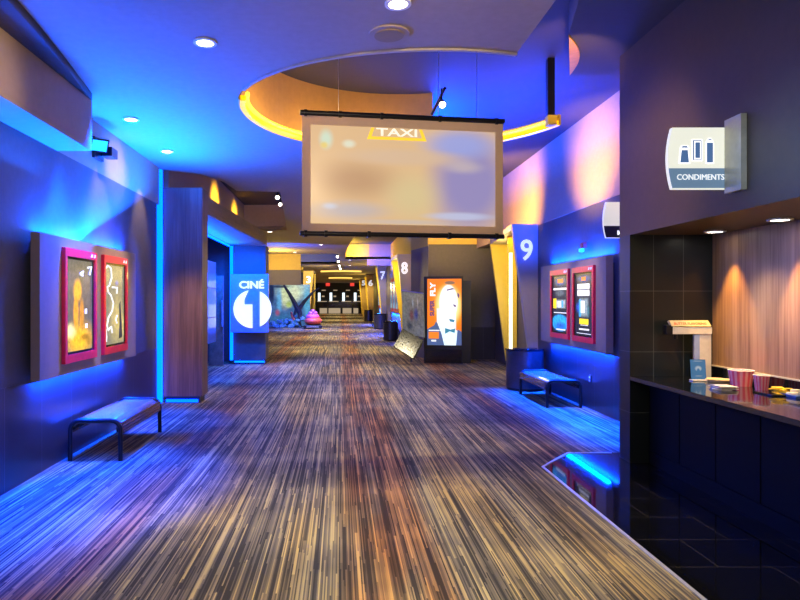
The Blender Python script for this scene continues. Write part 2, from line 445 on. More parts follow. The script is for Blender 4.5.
# edges of the low ceiling that face upwards/inside
bm = NB(); bx(bm, -3.4, -1.44, 16.8, 16.9, ZC, ZU); struct('wall_recess', bm, 'paint_taupe')
bm = NB(); bx(bm, -2.3, -0.1, 32.5, 32.6, ZC, ZU); struct('wall_recess', bm, 'paint_upper')
# dark lower slab at upper right, with a tan half-round insert
slab = [(3.5, -1.0), (3.5, 6.4), (2.40, 6.4), (2.36, 6.38), (2.0, 5.42), (1.8, 4.6), (1.65, -1)]
struct('ceiling', flat2d([slab], 3.82, ZU), 'paint_upper_ceiling')
hm = [(2.0 + 0.36 * k / 16 + 0.085 * math.sin(k * PI / 16), 5.42 + 0.95 * k / 16 - 0.035 * math.sin(k * PI / 16)) for k in range(17)]
tag(mk('ceiling_insert', flat2d([hm], 3.805, 3.82), 'tan_panel'), 'tan half-round panel set in the dark blue ceiling, right of the hanging black post', 'ceiling panel')

# ------------------------------------------------------------------ left wall
bm = NB(); bx(bm, -2.75, -2.6, -1, 8.8, 0.82, 2.87); struct('wall_left', bm, 'paint_charcoal')
bm = NB(); bx(bm, -2.75, -2.598, -1, 8.8, 0.0, 0.82); struct('wall_left', bm, 'tile_wains')
bm = NB(); bx(bm, -2.75, -2.6, -1, 8.95, 2.87, ZC); struct('wall_left', bm, 'paint_upper')
# high soffit box at upper left
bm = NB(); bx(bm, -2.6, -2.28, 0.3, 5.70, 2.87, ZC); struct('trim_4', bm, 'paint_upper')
struct('ceiling_wedge', flat2d([[(-2.28, 0.3), (-1.80, 0.3), (-1.98, 3.3), (-2.08, 4.3), (-2.16, 4.9), (-2.28, 5.7)]], 3.33, ZC), 'dark_brown')  # thin dark brown wedge against the ceiling beside the soffit box
# alcove behind the timber portal
bm = NB(); bx(bm, -3.4, -3.25, 8.8, 15.1, 0, ZC); bx(bm, -4.2, -2.52, 15.1, 15.2, 0, ZC); struct('wall_left', bm, 'paint_charcoal')
bm = NB(); bx(bm, -4.2, -4.05, 15.2, 70, 0, ZC); struct('wall_left', bm, 'paint_charcoal')
bm = NB(); bx(bm, -3.25, -2.66, 8.80, 8.9, 0, ZC); struct('wall_left', bm, 'paint_charcoal')
bm = NB(); bx(bm, -2.75, -2.6, 9.4, 16.8, 2.84, ZU); struct('wall_left', bm, 'paint_upper')
bm = NB(); bx(bm, -4.05, -2.15, 36.0, 36.2, 0, 3.1); struct('wall_left', bm, 'paint_gray')
bm = NB(); bx(bm, -4.05, -2.15, 35.9, 36.2, 3.1, ZC); struct('wall_left', bm, 'paint_ochre')
bm = NB(); bx(bm, -4.05, -1.62, 25.6, 25.8, 2.74, ZC); struct('wall_left', bm, 'paint_ochre')
bm = NB(); bx(bm, -4.05, -1.62, 25.65, 25.75, 2.12, 2.74); struct('wall_left', bm, 'paint_gray')
bm = NB(); bx(bm, -2.9, -2.75, 36.2, 69.9, 0, ZC); struct('wall_left', bm, 'paint_ochre')

# ------------------------------------------------------------------ right walls
bm = NB(); bx(bm, 3.45, 3.6, 5.92, 10.82, 0.82, 2.80); struct('wall_right', bm, 'paint_charcoal')
bm = NB(); bx(bm, 3.448, 3.6, 5.92, 10.82, 0.0, 0.82); struct('wall_right', bm, 'tile_wains')
bm = NB(); bx(bm, 3.44, 3.6, 5.92, 15.6, 2.80, ZU); struct('wall_right', bm, 'paint_upper')
bm = NB(); bx(bm, 3.9, 4.05, 10.8, 15.7, 0, 2.8); struct('wall_right', bm, 'paint_charcoal')
bm = NB(); prism(bm, rect(2.22, 3.95, 0.82, 2.90), Fr((0, 15.6, 0), (1, 0, 0)), -0.12, 0); struct('wall_right', bm, 'paint_charcoal')
bm = NB(); prism(bm, rect(2.22, 3.95, 0.0, 0.82), Fr((0, 15.6, 0), (1, 0, 0)), -0.12, 0.003); struct('wall_right', bm, 'tile_wains_front')
bm = NB(); prism(bm, rect(2.22, 3.95, 2.90, ZU), Fr((0, 15.6, 0), (1, 0, 0)), -0.12, 0.01); struct('wall_right', bm, 'paint_ochre')
a = Vector((1.95, 17.0, 0)); b2 = Vector((2.22, 15.6, 0))
bm = NB(); prism(bm, rect(0, (b2 - a).length, 0, 2.86), Fr(a, b2 - a), -0.1, 0); struct('wall_right', bm, 'paint_gray')
bm = NB(); prism(bm, rect(0, (b2 - a).length, 2.86, ZU), Fr(a, b2 - a), -0.1, 0.01); struct('wall_right', bm, 'paint_ochre')
bm = NB(); bx(bm, 2.35, 2.5, 15.8, 28.7, 0, 2.86); bx(bm, 2.45, 2.6, 28.7, 70, 0, ZC); struct('wall_right', bm, 'paint_gray')
bm = NB(); bx(bm, 2.35, 2.5, 15.8, 28.7, 2.86, ZU); struct('wall_right', bm, 'paint_ochre')
# bulkhead over the condiment recess, its pier and recess walls
bm = NB(); bx(bm, 2.67, 3.43, -1, 5.92, 2.10, 3.82); struct('wall_bulkhead', bm, 'paint_bulkhead')
bm = NB(); bx(bm, 2.67, 3.448, 5.71, 5.92, 0, 2.10); struct('wall_bulkhead', bm, 'tile_alcove')
bm = NB(); bx(bm, 3.43, 3.6, -1, 5.92, 0, 2.10); struct('wall_alcove', bm, 'wood_alcove')

# ------------------------------------------------------------------ far end: black front with lit bars
fr = Fr((0, 70, 0), (1, 0, 0))
def fx(x): return (x - VX) / F * 70
def fz(y): return H + (VY - y) / F * 70
bm = NB(); prism(bm, rect(-3.3, 2.8, 0, ZC), fr, -0.4, 0); struct('wall_far', bm, 'black_paint')
bm = NB(); prism(bm, rect(fx(318), fx(360), fz(297) , ZC), fr, 0.02, 0.8); struct('trim_6', bm, 'black_paint')
for i, x in enumerate((319.5, 331, 343.5, 355)):
    t_ = thing('service_window', (fx(x + 4), 69.2, 1.0), ('leftmost', 'second from left', 'third from left', 'rightmost')[i] + ' of the four windows with glowing white bar on the far black wall', 'window', 'windows on the far black wall')
    g = Fr((0, 69.18, 0), (1, 0, 0))
    bm = NB(); prism(bm, rect(fx(x - 1.2), fx(x + 1.2), fz(301), fz(292.8)), g, 0, 0.06); mk('light_bar', bm, 'white_bar', t_)
    bm = NB(); prism(bm, rect(fx(x - 2), fx(x + 7.5), fz(301.8), fz(301)), g, 0, 0.1); mk('ledge', bm, 'beige_lit', t_)
    bm = NB(); prism(bm, rect(fx(x + 2.6), fx(x + 5.2), fz(297), fz(295.7)), g, 0, 0.04); mk('lamp', bm, 'beige_lit', t_)
    bm = NB(); prism(bm, rect(fx(x + 2.4), fx(x + 6.4), fz(290.8), fz(290.0)), g, 0, 0.04); mk('lamp', bm, 'beige_lit', t_)
for i, (x0, x1) in enumerate(((320, 327.3), (328.7, 340.4), (342.6, 351.3), (353.3, 358))):
    bm = NB(); prism(bm, rect(fx(x0), fx(x1), 0.0, fz(308)), fr, 0.82, 0.9)
    tag(mk('lit_panel', bm, 'beige_lit'), ('leftmost', 'wide, second from left', 'third from left', 'narrow rightmost')[i] + ' beige lit panel low on the far black wall', 'panel', 'beige panels at the far end')
bm = NB(); prism(bm, rect(fx(318), fx(360), fz(307.6), fz(302.2)), fr, 0.82, 1.2)
tag(mk('service_counter', bm, 'gloss_black'), 'long black counter front under the four far windows', 'counter')
for i, x in enumerate((328, 352)):
    t_ = thing('exit_sign', (fx(x), 69, fz(286.4)), ('left' if i == 0 else 'right') + ' of the two red lit exit signs high on the far black wall', 'sign', 'exit signs')
    g = Fr((0, 69.1, 0), (1, 0, 0))
    bm = NB(); prism(bm, rect(fx(x - 2), fx(x + 2), fz(286.2), fz(282.9)), g, 0, 0.1); mk('lit_panel', bm, 'exit_red', t_)
    mk('lettering', text_bm('EXIT', g, fx(x - 1.5), fx(x + 1.5), fz(285.5), fz(283.6), 0.11, 0.01), 'letter_red', t_)

# ------------------------------------------------------------------ timber portal on the left
t_ = thing('entrance_portal', (-2.2, 9.2, 0), 'brown timber portal frame with blue-lit soffit before the cinema one entrance', 'portal')
bm = NB(); bx(bm, -2.56, -2.0, 9.0, 9.37, 0.10, 3.13); mk('post', bm, 'wood_panel', t_)
bm = NB(); bx(bm, -2.53, -2.04, 9.04, 9.33, 0, 0.10); mk('plinth', bm, 'case_dark', t_)
a = Vector((-2.0, 9.37, 0)); b2 = Vector((-1.71, 14.5, 0)); g = Fr(a, b2 - a); L = (b2 - a).length
bm = NB(); prism(bm, rect(0, L, 2.79, 3.06), g, -0.06, 0); mk('header', bm, 'wood_header', t_)
bm = NB(); prism(bm, rect(0, L, 2.79, 2.83), g, -0.85, -0.06); mk('soffit', bm, 'paint_upper', t_)
bm = NB(); bx(bm, -2.59, -2.56, 9.5, 14.4, 2.74, 2.78); o = mk('light_strip', bm, 'led_blue', t_); o['label'] = 'cyan light strip along the portal soffit'
bm = NB(); bx(bm, -2.52, -2.06, 9.0 - 0.025, 9.0, 0.02, 0.06); mk('light_strip', bm, 'led_blue_soft', t_)
bm = NB(); bx(bm, -2.645, -2.565, 8.91, 8.97, 0.02, 3.38)
tag(mk('corner_light', bm, 'led_blue'), 'tall vertical blue strip light in the corner left of the timber post', 'strip light')
# end block with the big cinema sign
t_ = thing('sign_pylon', (-2.1, 14.7, 0), 'dark pylon block carrying the big blue cinema one sign', 'pylon')
bm = NB(); bx(bm, -2.50, -1.74, 14.5, 15.1, 0.10, 2.78); mk('body', bm, 'paint_charcoal', t_)
bm = NB(); bx(bm, -2.44, -1.78, 14.53, 15.0, 0, 0.10); mk('plinth', bm, 'case_dark', t_)
bm = NB(); bx(bm, -2.56, -2.5, 14.42, 14.52, 0.1, 2.76); mk('light_strip', bm, 'led_blue', t_)
bm = NB(); bx(bm, -2.46, -1.76, 14.46, 14.49, 0.04, 0.08); mk('light_strip', bm, 'led_blue', t_)
YS = 14.3
def S(x, y): q = px(x, y, YS); return q.x, q.z
g = Fr((0, YS, 0), (1, 0, 0))
t_ = thing('cinema_sign', (S(249, 332)[0], YS, S(249, 332)[1]), 'blue lit sign panel reading CINÉ over a big white number 1 disc', 'sign')
a0, b0 = S(230.5, 332.5); a1, b1 = S(268.5, 274)
bm = NB(); prism(bm, rect(a0, a1, b0, b1), g, -0.11, 0); mk('panel', bm, 'sign_blue', t_)
x0, z0 = S(239.2, 288.6); x1, z1 = S(264.2, 279.2)
mk('lettering', text_bm('CIN\u00c9', g, x0, x1, z0, z1, 0.012, 0.02, 0.035), 'sign_letter', t_)
bm = NB(); cx_, cz_ = S(252.6, 309.0); R = 19.0 / F * YS
def S2(x, y): return S(198 + x / 4, 225 + y / 4)
def arc(d0, d1, n=24): return [(cx_ + R * math.cos(math.radians(d0 + (d1 - d0) * k / n)), cz_ + R * math.sin(math.radians(d0 + (d1 - d0) * k / n))) for k in range(n + 1)]
# white disc with the numeral cut out of it
xl, _ = S2(218, 0); xr, _ = S2(248, 0); xf, zf0 = S2(186, 318); _, zf1 = S2(0, 298)
def dg(x): return math.degrees(math.acos(max(-1, min(1, (x - cx_) / R))))
prism(bm, arc(-dg(xr), dg(xr)), g, 0.01, 0.03)
top_l = math.degrees(math.acos((xl + 0.05 - cx_) / R))
left = arc(dg(xl) + 12, 360 - dg(xl))
prism(bm, left + [(xl, zf0), (xf, zf0), (xf, zf1)], g, 0.01, 0.03)
mk('number_disc', bm, 'sign_letter', t_)
# light box and door leaf inside the alcove
t_ = thing('light_box', (-2.95, 12.0, 0.65), 'tall pale cyan backlit panel inside the blue portal alcove', 'light box')
bm = NB(); bx(bm, -2.60, -2.52, 11.3, 12.6, 0.66, 2.26); mk('lit_face', bm, 'cyan_panel', t_)
bm = NB(); bx(bm, -3.24, -2.60, 11.5, 12.4, 0.7, 2.2); mk('housing', bm, 'case_dark', t_)
bm = NB()
for z in (1.15, 1.73): bx(bm, -2.522, -2.512, 11.3, 12.6, z, z + 0.012)
mk('joint', bm, 'case_dark', t_)
t_ = thing('entrance_door', (-2.8, 14.1, 0), 'brown timber door leaf standing open beside the cinema sign', 'door')
bm = NB(); bx(bm, -2.95, -2.64, 14.0, 14.08, 0.02, 2.05); mk('leaf', bm, 'wood_header', t_)
bm = NB(); bx(bm, -2.675, -2.645, 13.93, 13.98, 0.9, 1.5); bx(bm, -2.67, -2.65, 13.98, 14.0, 0.95, 0.98); bx(bm, -2.67, -2.65, 13.98, 14.0, 1.42, 1.45); mk('handle', bm, 'steel', t_)

# ------------------------------------------------------------------ poster cases
def poster(name, g, a0, a1, b0, b1, d, artm, parent_label, cat, group, marks):
    c = g.p((a0 + a1) / 2, b0, d)
    t_ = thing(name, c, parent_label, cat, group)
    e, tp = 0.045, 0.075
    bm = NB()
    prism(bm, rect(a0, a1, b1 - tp, b1), g, d, d + 0.035); prism(bm, rect(a0, a1, b0, b0 + tp), g, d, d + 0.035)
    prism(bm, rect(a0, a0 + e, b0 + tp, b1 - tp), g, d, d + 0.035); prism(bm, rect(a1 - e, a1, b0 + tp, b1 - tp), g, d, d + 0.035)
    mk('frame', bm, 'frame_red', t_)
    bm = NB(); i = 0.022
    A0, A1, B0, B1 = a0 + e, a1 - e, b0 + tp, b1 - tp
    prism(bm, rect(A0, A1, B1 - i, B1), g, d, d + 0.02); prism(bm, rect(A0, A1, B0, B0 + i), g, d, d + 0.02)
    prism(bm, rect(A0, A0 + i, B0 + i, B1 - i), g, d, d + 0.02); prism(bm, rect(A1 - i, A1, B0 + i, B1 - i), g, d, d + 0.02)
    mk('inner_frame', bm, 'gloss_black', t_)
    sh = sheet('poster_sheet', g, A0 + i, A1 - i, B0 + i, B1 - i, d + 0.010, artm, t_)
    W, Hh = A1 - A0 - 2 * i, B1 - B0 - 2 * i
    for (kind, mt, pts) in marks:
        bm = NB()
        if kind == 'line':
            P = [g.p(A0 + i + u * W, B0 + i + v * Hh, d + 0.012) for u, v in pts]
            tube(bm, P, 0.010, 6)
        elif kind == 'poly':
            prism(bm, [(A0 + i + u * W, B0 + i + v * Hh) for u, v in pts], g, d + 0.010, d + 0.013)
        elif kind == 'text':
            (u0, u1, v0, v1, s_) = pts
            bm.free(); bm = text_bm(s_, g, A0 + i + u0 * W, A0 + i + u1 * W, B0 + i + v0 * Hh, B0 + i + v1 * Hh, d + 0.012, 0.003, 0.01)
        mk('printed_mark', bm, mt, sh)
    bm = NB()
    for k in range(2):
        a = a1 - 0.16 + k * 0.07
        prism(bm, [(a, b1 - 0.055), (a + 0.04, b1 - 0.055), (a + 0.05, b1 - 0.022), (a + 0.02, b1 - 0.022)], g, d + 0.034, d + 0.038)
    mk('header_mark', bm, 'number_white', t_)
    return t_
glow('mark_white', (1, 1, 0.95), 1.0); glow('mark_yellow', (1.0, 0.75, 0.02), 1.1); glow('mark_blue', (0.05, 0.45, 1.0), 1.0)
glow('mark_orange', (1.0, 0.25, 0.02), 1.0); glow('mark_dark', (0.05, 0.06, 0.08), 0.5)
GOLD = (1.0, 0.48, 0.02)
art('art_gold', (0.10, 0.105, 0.11), [
    (0.45, 0.55, 0.85, 0.5, (0.16, 0.12, 0.07), 0.2, 0.8), (0.5, 0.12, 0.75, 0.28, (0.95, 0.50, 0.02), 0.2, 1.0), (0.15, 0.22, 0.3, 0.12, (1.0, 0.95, 0.35), 0.1, 1.0),
    (0.42, 0.66, 0.20, 0.16, (0.95, 0.45, 0.03), 0.5, 0.95), (0.36, 0.42, 0.13, 0.24, (0.9, 0.38, 0.02), 0.5, 0.9), (0.58, 0.40, 0.12, 0.22, (0.75, 0.30, 0.02), 0.5, 0.8),
    (0.7, 0.14, 0.22, 0.05, (0.35, 0.15, 0.01), 0.3, 0.8), (0.85, 0.1, 0.2, 0.1, (0.4, 0.2, 0.02), 0.2, 0.7)], 1.4, nz=0.25)
art('art_neon', (0.23, 0.22, 0.16), [
    (0.62, 0.30, 0.55, 0.45, (0.62, 0.50, 0.17), 0.1, 0.95), (0.55, 0.80, 0.6, 0.2, (0.16, 0.17, 0.15), 0.2, 0.7), (0.62, 0.78, 0.13, 0.05, (0.10, 0.14, 0.6), 0.1, 0.9),
    (0.9, 0.2, 0.3, 0.25, (0.8, 0.62, 0.2), 0.1, 0.6)], 1.2, nz=0.25)
art('art_globe', (0.015, 0.022, 0.05), [
    (0.5, 0.9, 0.5, 0.10, (0.03, 0.10, 0.42), 0.1, 0.9), (0.5, 0.16, 0.62, 0.17, (0.02, 0.38, 1.0), 0.75, 1.0), (0.5, 0.10, 0.5, 0.10, (0.01, 0.12, 0.6), 0.3, 0.9), (0.5, 0.50, 0.42, 0.09, (0.45, 0.5, 0.52), 0.6, 0.9, 'box'), (0.5, 0.70, 0.4, 0.08, (0.10, 0.14, 0.2), 0.3, 0.8)], 1.4, nz=0.4)
art('art_notice', (0.02, 0.025, 0.05), [
    (0.5, 0.92, 0.5, 0.08, (0.02, 0.07, 0.4), 0.2, 0.9), (0.2, 0.45, 0.2, 0.12, (0.02, 0.12, 0.7), 0.2, 0.8), (0.5, 0.45, 0.30, 0.18, (0.30, 0.38, 0.42), 0.6, 0.9, 'box'), (0.75, 0.4, 0.1, 0.15, (0.05, 0.2, 0.25), 0.2, 0.8)], 1.4, nz=0.4)

# left case
gL = Fr((-2.47, 0, 0), (0, 1, 0))   # faces +x
t_ = thing('poster_case', (-2.55, 6.3, 0.83), 'taupe wall case holding two red-framed posters above the left bench, blue halo behind', 'poster case', 'poster cases')
bm = NB(); prism(bm, rect(5.1, 7.5, 0.83, 2.06), gL, -0.075, 0); mk('front_panel', bm, 'case_taupe', t_)
bm = NB(); bx(bm, -2.5985, -2.545, 5.2, 7.4, 0.90, 1.99); mk('backing', bm, 'case_dark', t_)
bm = NB(); bx(bm, -2.592, -2.575, 5.45, 7.30, 1.995, 2.02); mk('light_strip', bm, 'led_blue', t_)
bm = NB(); bx(bm, -2.592, -2.575, 5.45, 7.30, 0.87, 0.895); mk('light_strip', bm, 'led_blue', t_)
W_ = 'mark_white'
poster('framed_poster', gL, 5.50, 6.22, 0.93, 1.97, 0.0, 'art_gold', 'red-framed poster glowing gold at the bottom, left one in the left wall case', 'poster', 'framed posters', [
    ('line', W_, [(0.80, 0.93), (0.95, 0.945), (0.88, 0.85)]), ('line', W_, [(0.50, 0.85), (0.62, 0.88), (0.60, 0.83), (0.50, 0.85)]),
    ('poly', W_, rect(0.70, 0.78, 0.40, 0.46)), ('poly', W_, rect(0.72, 0.80, 0.24, 0.29))])
poster('framed_poster', gL, 6.41, 7.12, 0.93, 1.97, 0.0, 'art_neon', 'red-framed poster with white looping line on olive, right one in the left wall case', 'poster', 'framed posters', [
    ('line', W_, [(0.02, 0.95), (0.15, 0.99), (0.30, 0.96), (0.33, 0.84), (0.22, 0.74), (0.12, 0.72), (0.16, 0.66), (0.30, 0.62), (0.42, 0.52), (0.36, 0.42), (0.18, 0.34), (0.10, 0.24), (0.16, 0.18), (0.32, 0.22), (0.36, 0.14)]),
    ('line', W_, [(0.36, 0.72), (0.62, 0.72), (0.60, 0.64)]), ('line', W_, [(0.04, 0.20), (0.08, 0.10), (0.06, 0.04)]), ('line', W_, [(0.62, 0.36), (0.55, 0.30), (0.62, 0.26)]),
    ('poly', 'mark_dark', [(0.72, 0.05), (0.90, 0.07), (0.86, 0.3), (0.80, 0.55), (0.74, 0.5), (0.76, 0.25)])])
# right case
gR = Fr((3.30, 0, 0), (0, -1, 0))   # faces -x ; a = -Y
t_ = thing('poster_case', (3.40, 8.93, 0.84), 'taupe wall case holding two blue posters in red frames above the right bench', 'poster case', 'poster cases')
bm = NB(); prism(bm, rect(-10.18, -7.69, 0.84, 2.045), gR, -0.09, 0); mk('front_panel', bm, 'case_taupe', t_)
bm = NB(); bx(bm, 3.39, 3.4495, 7.80, 10.08, 0.91, 1.97); mk('backing', bm, 'case_dark', t_)
bm = NB(); bx(bm, 3.425, 3.442, 8.05, 9.95, 1.975, 2.0); mk('light_strip', bm, 'led_blue', t_)
bm = NB(); bx(bm, 3.425, 3.442, 8.05, 9.95, 0.88, 0.905); mk('light_strip', bm, 'led_blue', t_)
poster('framed_poster', gR, -9.65, -8.89, 0.93, 1.95, 0.0, 'art_globe', 'red-framed poster with a glowing blue globe, farther one in the right wall case', 'poster', 'framed posters', [
    ('poly', 'mark_orange', rect(0.35, 0.70, 0.88, 0.95)), ('poly', W_, rect(0.06, 0.92, 0.755, 0.79)), ('poly', W_, rect(0.08, 0.92, 0.335, 0.35)), ('poly', 'mark_yellow', rect(0.05, 0.25, 0.42, 0.60)),
    ('poly', 'mark_blue', rect(0.62, 0.70, 0.44, 0.56)), ('poly', W_, rect(0.35, 0.55, 0.44, 0.55)), ('poly', W_, rect(0.25, 0.85, 0.03, 0.05))])
poster('framed_poster', gR, -8.74, -8.0, 0.93, 1.95, 0.0, 'art_notice', 'red-framed poster with white notice and yellow badge, nearer one in the right wall case', 'poster', 'framed posters', [
    ('poly', 'mark_orange', rect(0.38, 0.62, 0.89, 0.95)), ('poly', W_, rect(0.14, 0.82, 0.75, 0.84)), ('poly', W_, rect(0.14, 0.82, 0.64, 0.735)), ('poly', W_, rect(0.34, 0.55, 0.36, 0.56)),
    ('poly', 'mark_blue', rect(0.24, 0.34, 0.30, 0.58)), ('poly', 'mark_yellow', rect(0.26, 0.76, 0.175, 0.265)), ('poly', W_, rect(0.32, 0.74, 0.155, 0.165)), ('poly', W_, rect(0.24, 0.80, 0.08, 0.105)), ('poly', W_, rect(0.1, 0.9, 0.02, 0.028))])

# ------------------------------------------------------------------ benches
def bench(loc, rz, label):
    t_ = thing('bench', (0, 0, 0), label, 'bench', 'waiting benches')
    L_, W2, Z = 1.32, 0.235, 0.385
    for e in (0, 1):
        y = -L_ / 2 + 0.03 if e == 0 else L_ / 2 - 0.03
        pts = [(-W2, y, 0), (-W2, y, Z - 0.10)] + [(-W2 + 0.09 - 0.09 * math.cos(k * PI / 12), y, Z - 0.10 + 0.09 * math.sin(k * PI / 12)) for k in range(1, 7)]
        pts += [(W2 - 0.09 + 0.09 * math.sin(k * PI / 12), y, Z - 0.10 + 0.09 * math.cos(k * PI / 12)) for k in range(0, 7)] + [(W2, y, 0)]
        bm = NB(); tube(bm, pts, 0.022, 12); mk('leg_frame', bm, 'black_metal', t_, True)
    for s_ in (-1, 1):
        bm = NB(); tube(bm, [(s_ * (W2 - 0.03), -L_ / 2 + 0.04, Z - 0.085), (s_ * (W2 - 0.03), L_ / 2 - 0.04, Z - 0.085)], 0.014, 8); mk('rail', bm, 'black_metal', t_, True)
    bm = NB(); n = 14; prof = []
    for k in range(n + 1):
        u = -1 + 2 * k / n; prof.append((u * (W2 - 0.01), Z - 0.012 - 0.055 * max(0, abs(u) - 0.72) ** 1.3 / 0.28 ** 1.3))
    lo = [(x, z - 0.03) for x, z in prof][::-1]
    prism(bm, prof + lo, Fr((0, -L_ / 2 + 0.05, 0), (1, 0, 0)), -(L_ - 0.10), 0)
    mk('seat', bm, 'bench_seat', t_, True)
    for s_ in (-1, 1):
        bm = NB()
        for k in range(4): bx(bm, s_ * (W2 + 0.012 - 0.005 * k) - 0.012, s_ * (W2 + 0.012 - 0.005 * k) + 0.012, -L_ / 2 + 0.055, L_ / 2 - 0.055, Z - 0.135 + k * 0.027, Z - 0.111 + k * 0.027, 0.003)
        mk('edge_band', bm, 'wood_bench', t_)
    t_.location = loc; t_.rotation_euler = (0, 0, rz)
    return t_
b0_ = bench((-2.285, 6.42, 0), 0, 'long low bench with black tube legs under the left poster case')
b1_ = dup(b0_, (3.12, 9.27, 0), 'long low bench with black tube legs under the right poster case', 0)
b2_ = dup(b0_, (2.05, 24.6, 0), 'bench with blue-lit seat beyond the fin numbered eight', 0)
b3_ = dup(b0_, (2.1, 34.8, 0), 'farthest small bench, beyond the fin numbered seven', 0)

# ------------------------------------------------------------------ fins with numbers
def fin(num, Yf, xlt, xlb, xr, zt, Yr, xrt, xrb, label, face='fin_face', side=1, xr2=None, nb=(None, None), tb=True, rear='fin_yellow'):
    c = ((xlb + xr) / 2, (Yf + Yr) / 2, 0)
    t_ = thing('numbered_fin', c, label, 'wall fin', 'numbered wall fins')
    g = Fr((0, Yf, 0), (1, 0, 0))
    bm = NB(); prism(bm, [(xlb, 0.02), (xr, 0.02), (xr, zt), (xlt, zt)] if side > 0 else [(xr, 0.02), (xlb, 0.02), (xlt, zt), (xr, zt)], g, -0.10, 0)
    mk('face_board', bm, face, t_)
    g2 = Fr((0, Yr, 0), (1, 0, 0)); x2 = xr + (0.35 if side > 0 else -0.3) if xr2 is None else xr2
    bm = NB(); prism(bm, [(xrb, 0.16), (x2, 0.16), (x2, zt), (xrt, zt)] if side > 0 else [(x2, 0.16), (xrb, 0.16), (xrt, zt), (x2, zt)], g2, -0.08, 0)
    o = mk('rear_board', bm, rear, t_); o['label'] = 'yellow lit rear board'
    bm = NB(); bx(bm, min(xrb, x2) + .02 * side, max(xrb, x2), Yr - 0.06, Yr + 0.1, 0, 0.16); mk('plinth', bm, 'case_dark', t_)
    # cap linking the two boards
    bm = NB(); v = [bm.verts.new(q) for q in ((xlt, Yf + 0.1, zt - 0.10), (xr, Yf + 0.1, zt - 0.10), (x2, Yr, zt - 0.10), (xrt, Yr, zt - 0.10), (xlt, Yf + 0.1, zt), (xr, Yf + 0.1, zt), (x2, Yr, zt), (xrt, Yr, zt))]
    for q in ((0, 1, 2, 3), (7, 6, 5, 4), (0, 4, 5, 1), (1, 5, 6, 2), (2, 6, 7, 3), (3, 7, 4, 0)): bm.faces.new([v[i] for i in q])
    bmesh.ops.recalc_face_normals(bm, faces=bm.faces[:]); mk('cap', bm, 'fin_face', t_)
    (n0, n1, m0, m1) = nb
    mk('number', text_bm(num, g, n0, n1, m0, m1, 0.008, 0.014, 0.012 if num == '9' else 0.03), 'number_glow', t_)
    return t_, g
glow('number_glow', (0.85, 0.88, 0.9), 0.75, base=(0.8, 0.8, 0.8))
def numbox(xa, xb, ya, yb, Y): return ((xa - VX) / F * Y, (xb - VX) / F * Y, H + (VY - yb) / F * Y, H + (VY - ya) / F * Y)
f9, _ = fin('9', 10.8, 3.0, 3.37, 3.448, 2.82, 13.6, 3.29, 3.65, 'tall grey fin numbered 9 with glowing white tube beside its yellow board', nb=numbox(520.5, 532.5, 239.5, 260.5, 10.8), xr2=3.88)
bm = NB(); cyl(bm, (3.255, 11.82, 0), 0.032, 0.55, 2.40, 16); mk('light_tube', bm, 'tube_warm', f9, True)
bm = NB(); bx(bm, 3.2, 3.4, 11.78, 11.86, 2.40, 2.73); mk('tube_bracket', bm, 'fin_yellow', f9)
bm = NB(); bx(bm, 3.22, 3.5, 11.76, 11.9, 0.0, 0.55); mk('tube_stand', bm, 'fin_face', f9)
bm = NB(); prism(bm, [(3.36, 0.3), (3.41, 0.3), (3.345, 2.5), (3.30, 2.5)], Fr((0, 13.55, 0), (1, 0, 0)), 0.0, 0.03); bmesh.ops.translate(bm, vec=(0.17, 0, 0), verts=bm.verts)
bm.free()
fin('8', 17.0, 1.57, 1.86, 1.95, 2.76, 18.6, 1.54, 1.92, 'grey fin numbered 8 with slanted yellow edge behind the leaning standee', nb=numbox(401.2, 407.7, 262, 274, 17), xr2=2.3)
fin('7', 32.5, 1.94, 2.28, 2.44, 3.33, 34.0, 1.93, 2.31, 'grey-pink fin numbered 7 between fins six and eight', nb=numbox(380.3, 385.2, 271.3, 279.5, 32.5), xr2=2.44)
fin('6', 45.0, 1.90, 2.12, 2.43, 3.33, 47.0, 1.85, 2.15, 'ochre fin numbered 6 just left of fin seven', face='fin_yellow_face', nb=numbox(368.4, 372.8, 280, 286, 45), xr2=2.43)
fin('5', 56.0, 1.80, 2.05, 2.44, 3.33, 58.0, 1.78, 2.05, 'ochre fin numbered 5, the farthest on the right side', face='fin_yellow_face', nb=numbox(361.8, 365.2, 280.5, 285.5, 56), xr2=2.44)
fin('3', 36.0 - 0.6, -1.50, -1.78, -2.10, 3.17, 37.5, -1.45, -1.55, 'yellow fin numbered 3 behind the sea backdrop on the left side', face='fin_yellow_face', side=-1, nb=numbox(306.2, 310.8, 276, 283.2, 35.4), xr2=-1.59)

# ------------------------------------------------------------------ bins
def bin_(loc, label, s=1.0):
    t_ = thing('waste_bin', (0, 0, 0), label, 'bin', 'round dark bins')
    bm = NB(); cyl(bm, (0, 0, 0), 0.305, 0.04, 0.66, 48); mk('body', bm, 'bin_metal', t_, True)
    bm = NB(); cyl(bm, (0, 0, 0), 0.285, 0.0, 0.04, 48); mk('foot_ring', bm, 'rubber', t_, True)
    bm = NB(); cyl(bm, (0, 0, 0), 0.315, 0.66, 0.69, 48); cyl(bm, (0, 0, 0), 0.20, 0.69, 0.70, 32); mk('lid', bm, 'gloss_black', t_, True)
    t_.location = loc; t_.scale = (s, s, s); return t_
n0 = bin_((3.105, 10.42, 0), 'round dark metal bin beside the fin numbered nine')
n1 = dup(n0, (1.88, 23.0, 0), 'black round bin beyond the leaning standee, nearest of the far three'); n1.scale = (0.9, 0.9, 1.03)
n2 = dup(n0, (2.07, 32.0, 0), 'black round bin before the fin numbered seven'); n2.scale = (1.1, 0.8, 1.15)
n3 = dup(n0, (2.02, 44.0, 0), 'farthest black round bin, before the fin numbered six'); n3.scale = (1.0, 1.0, 1.15)

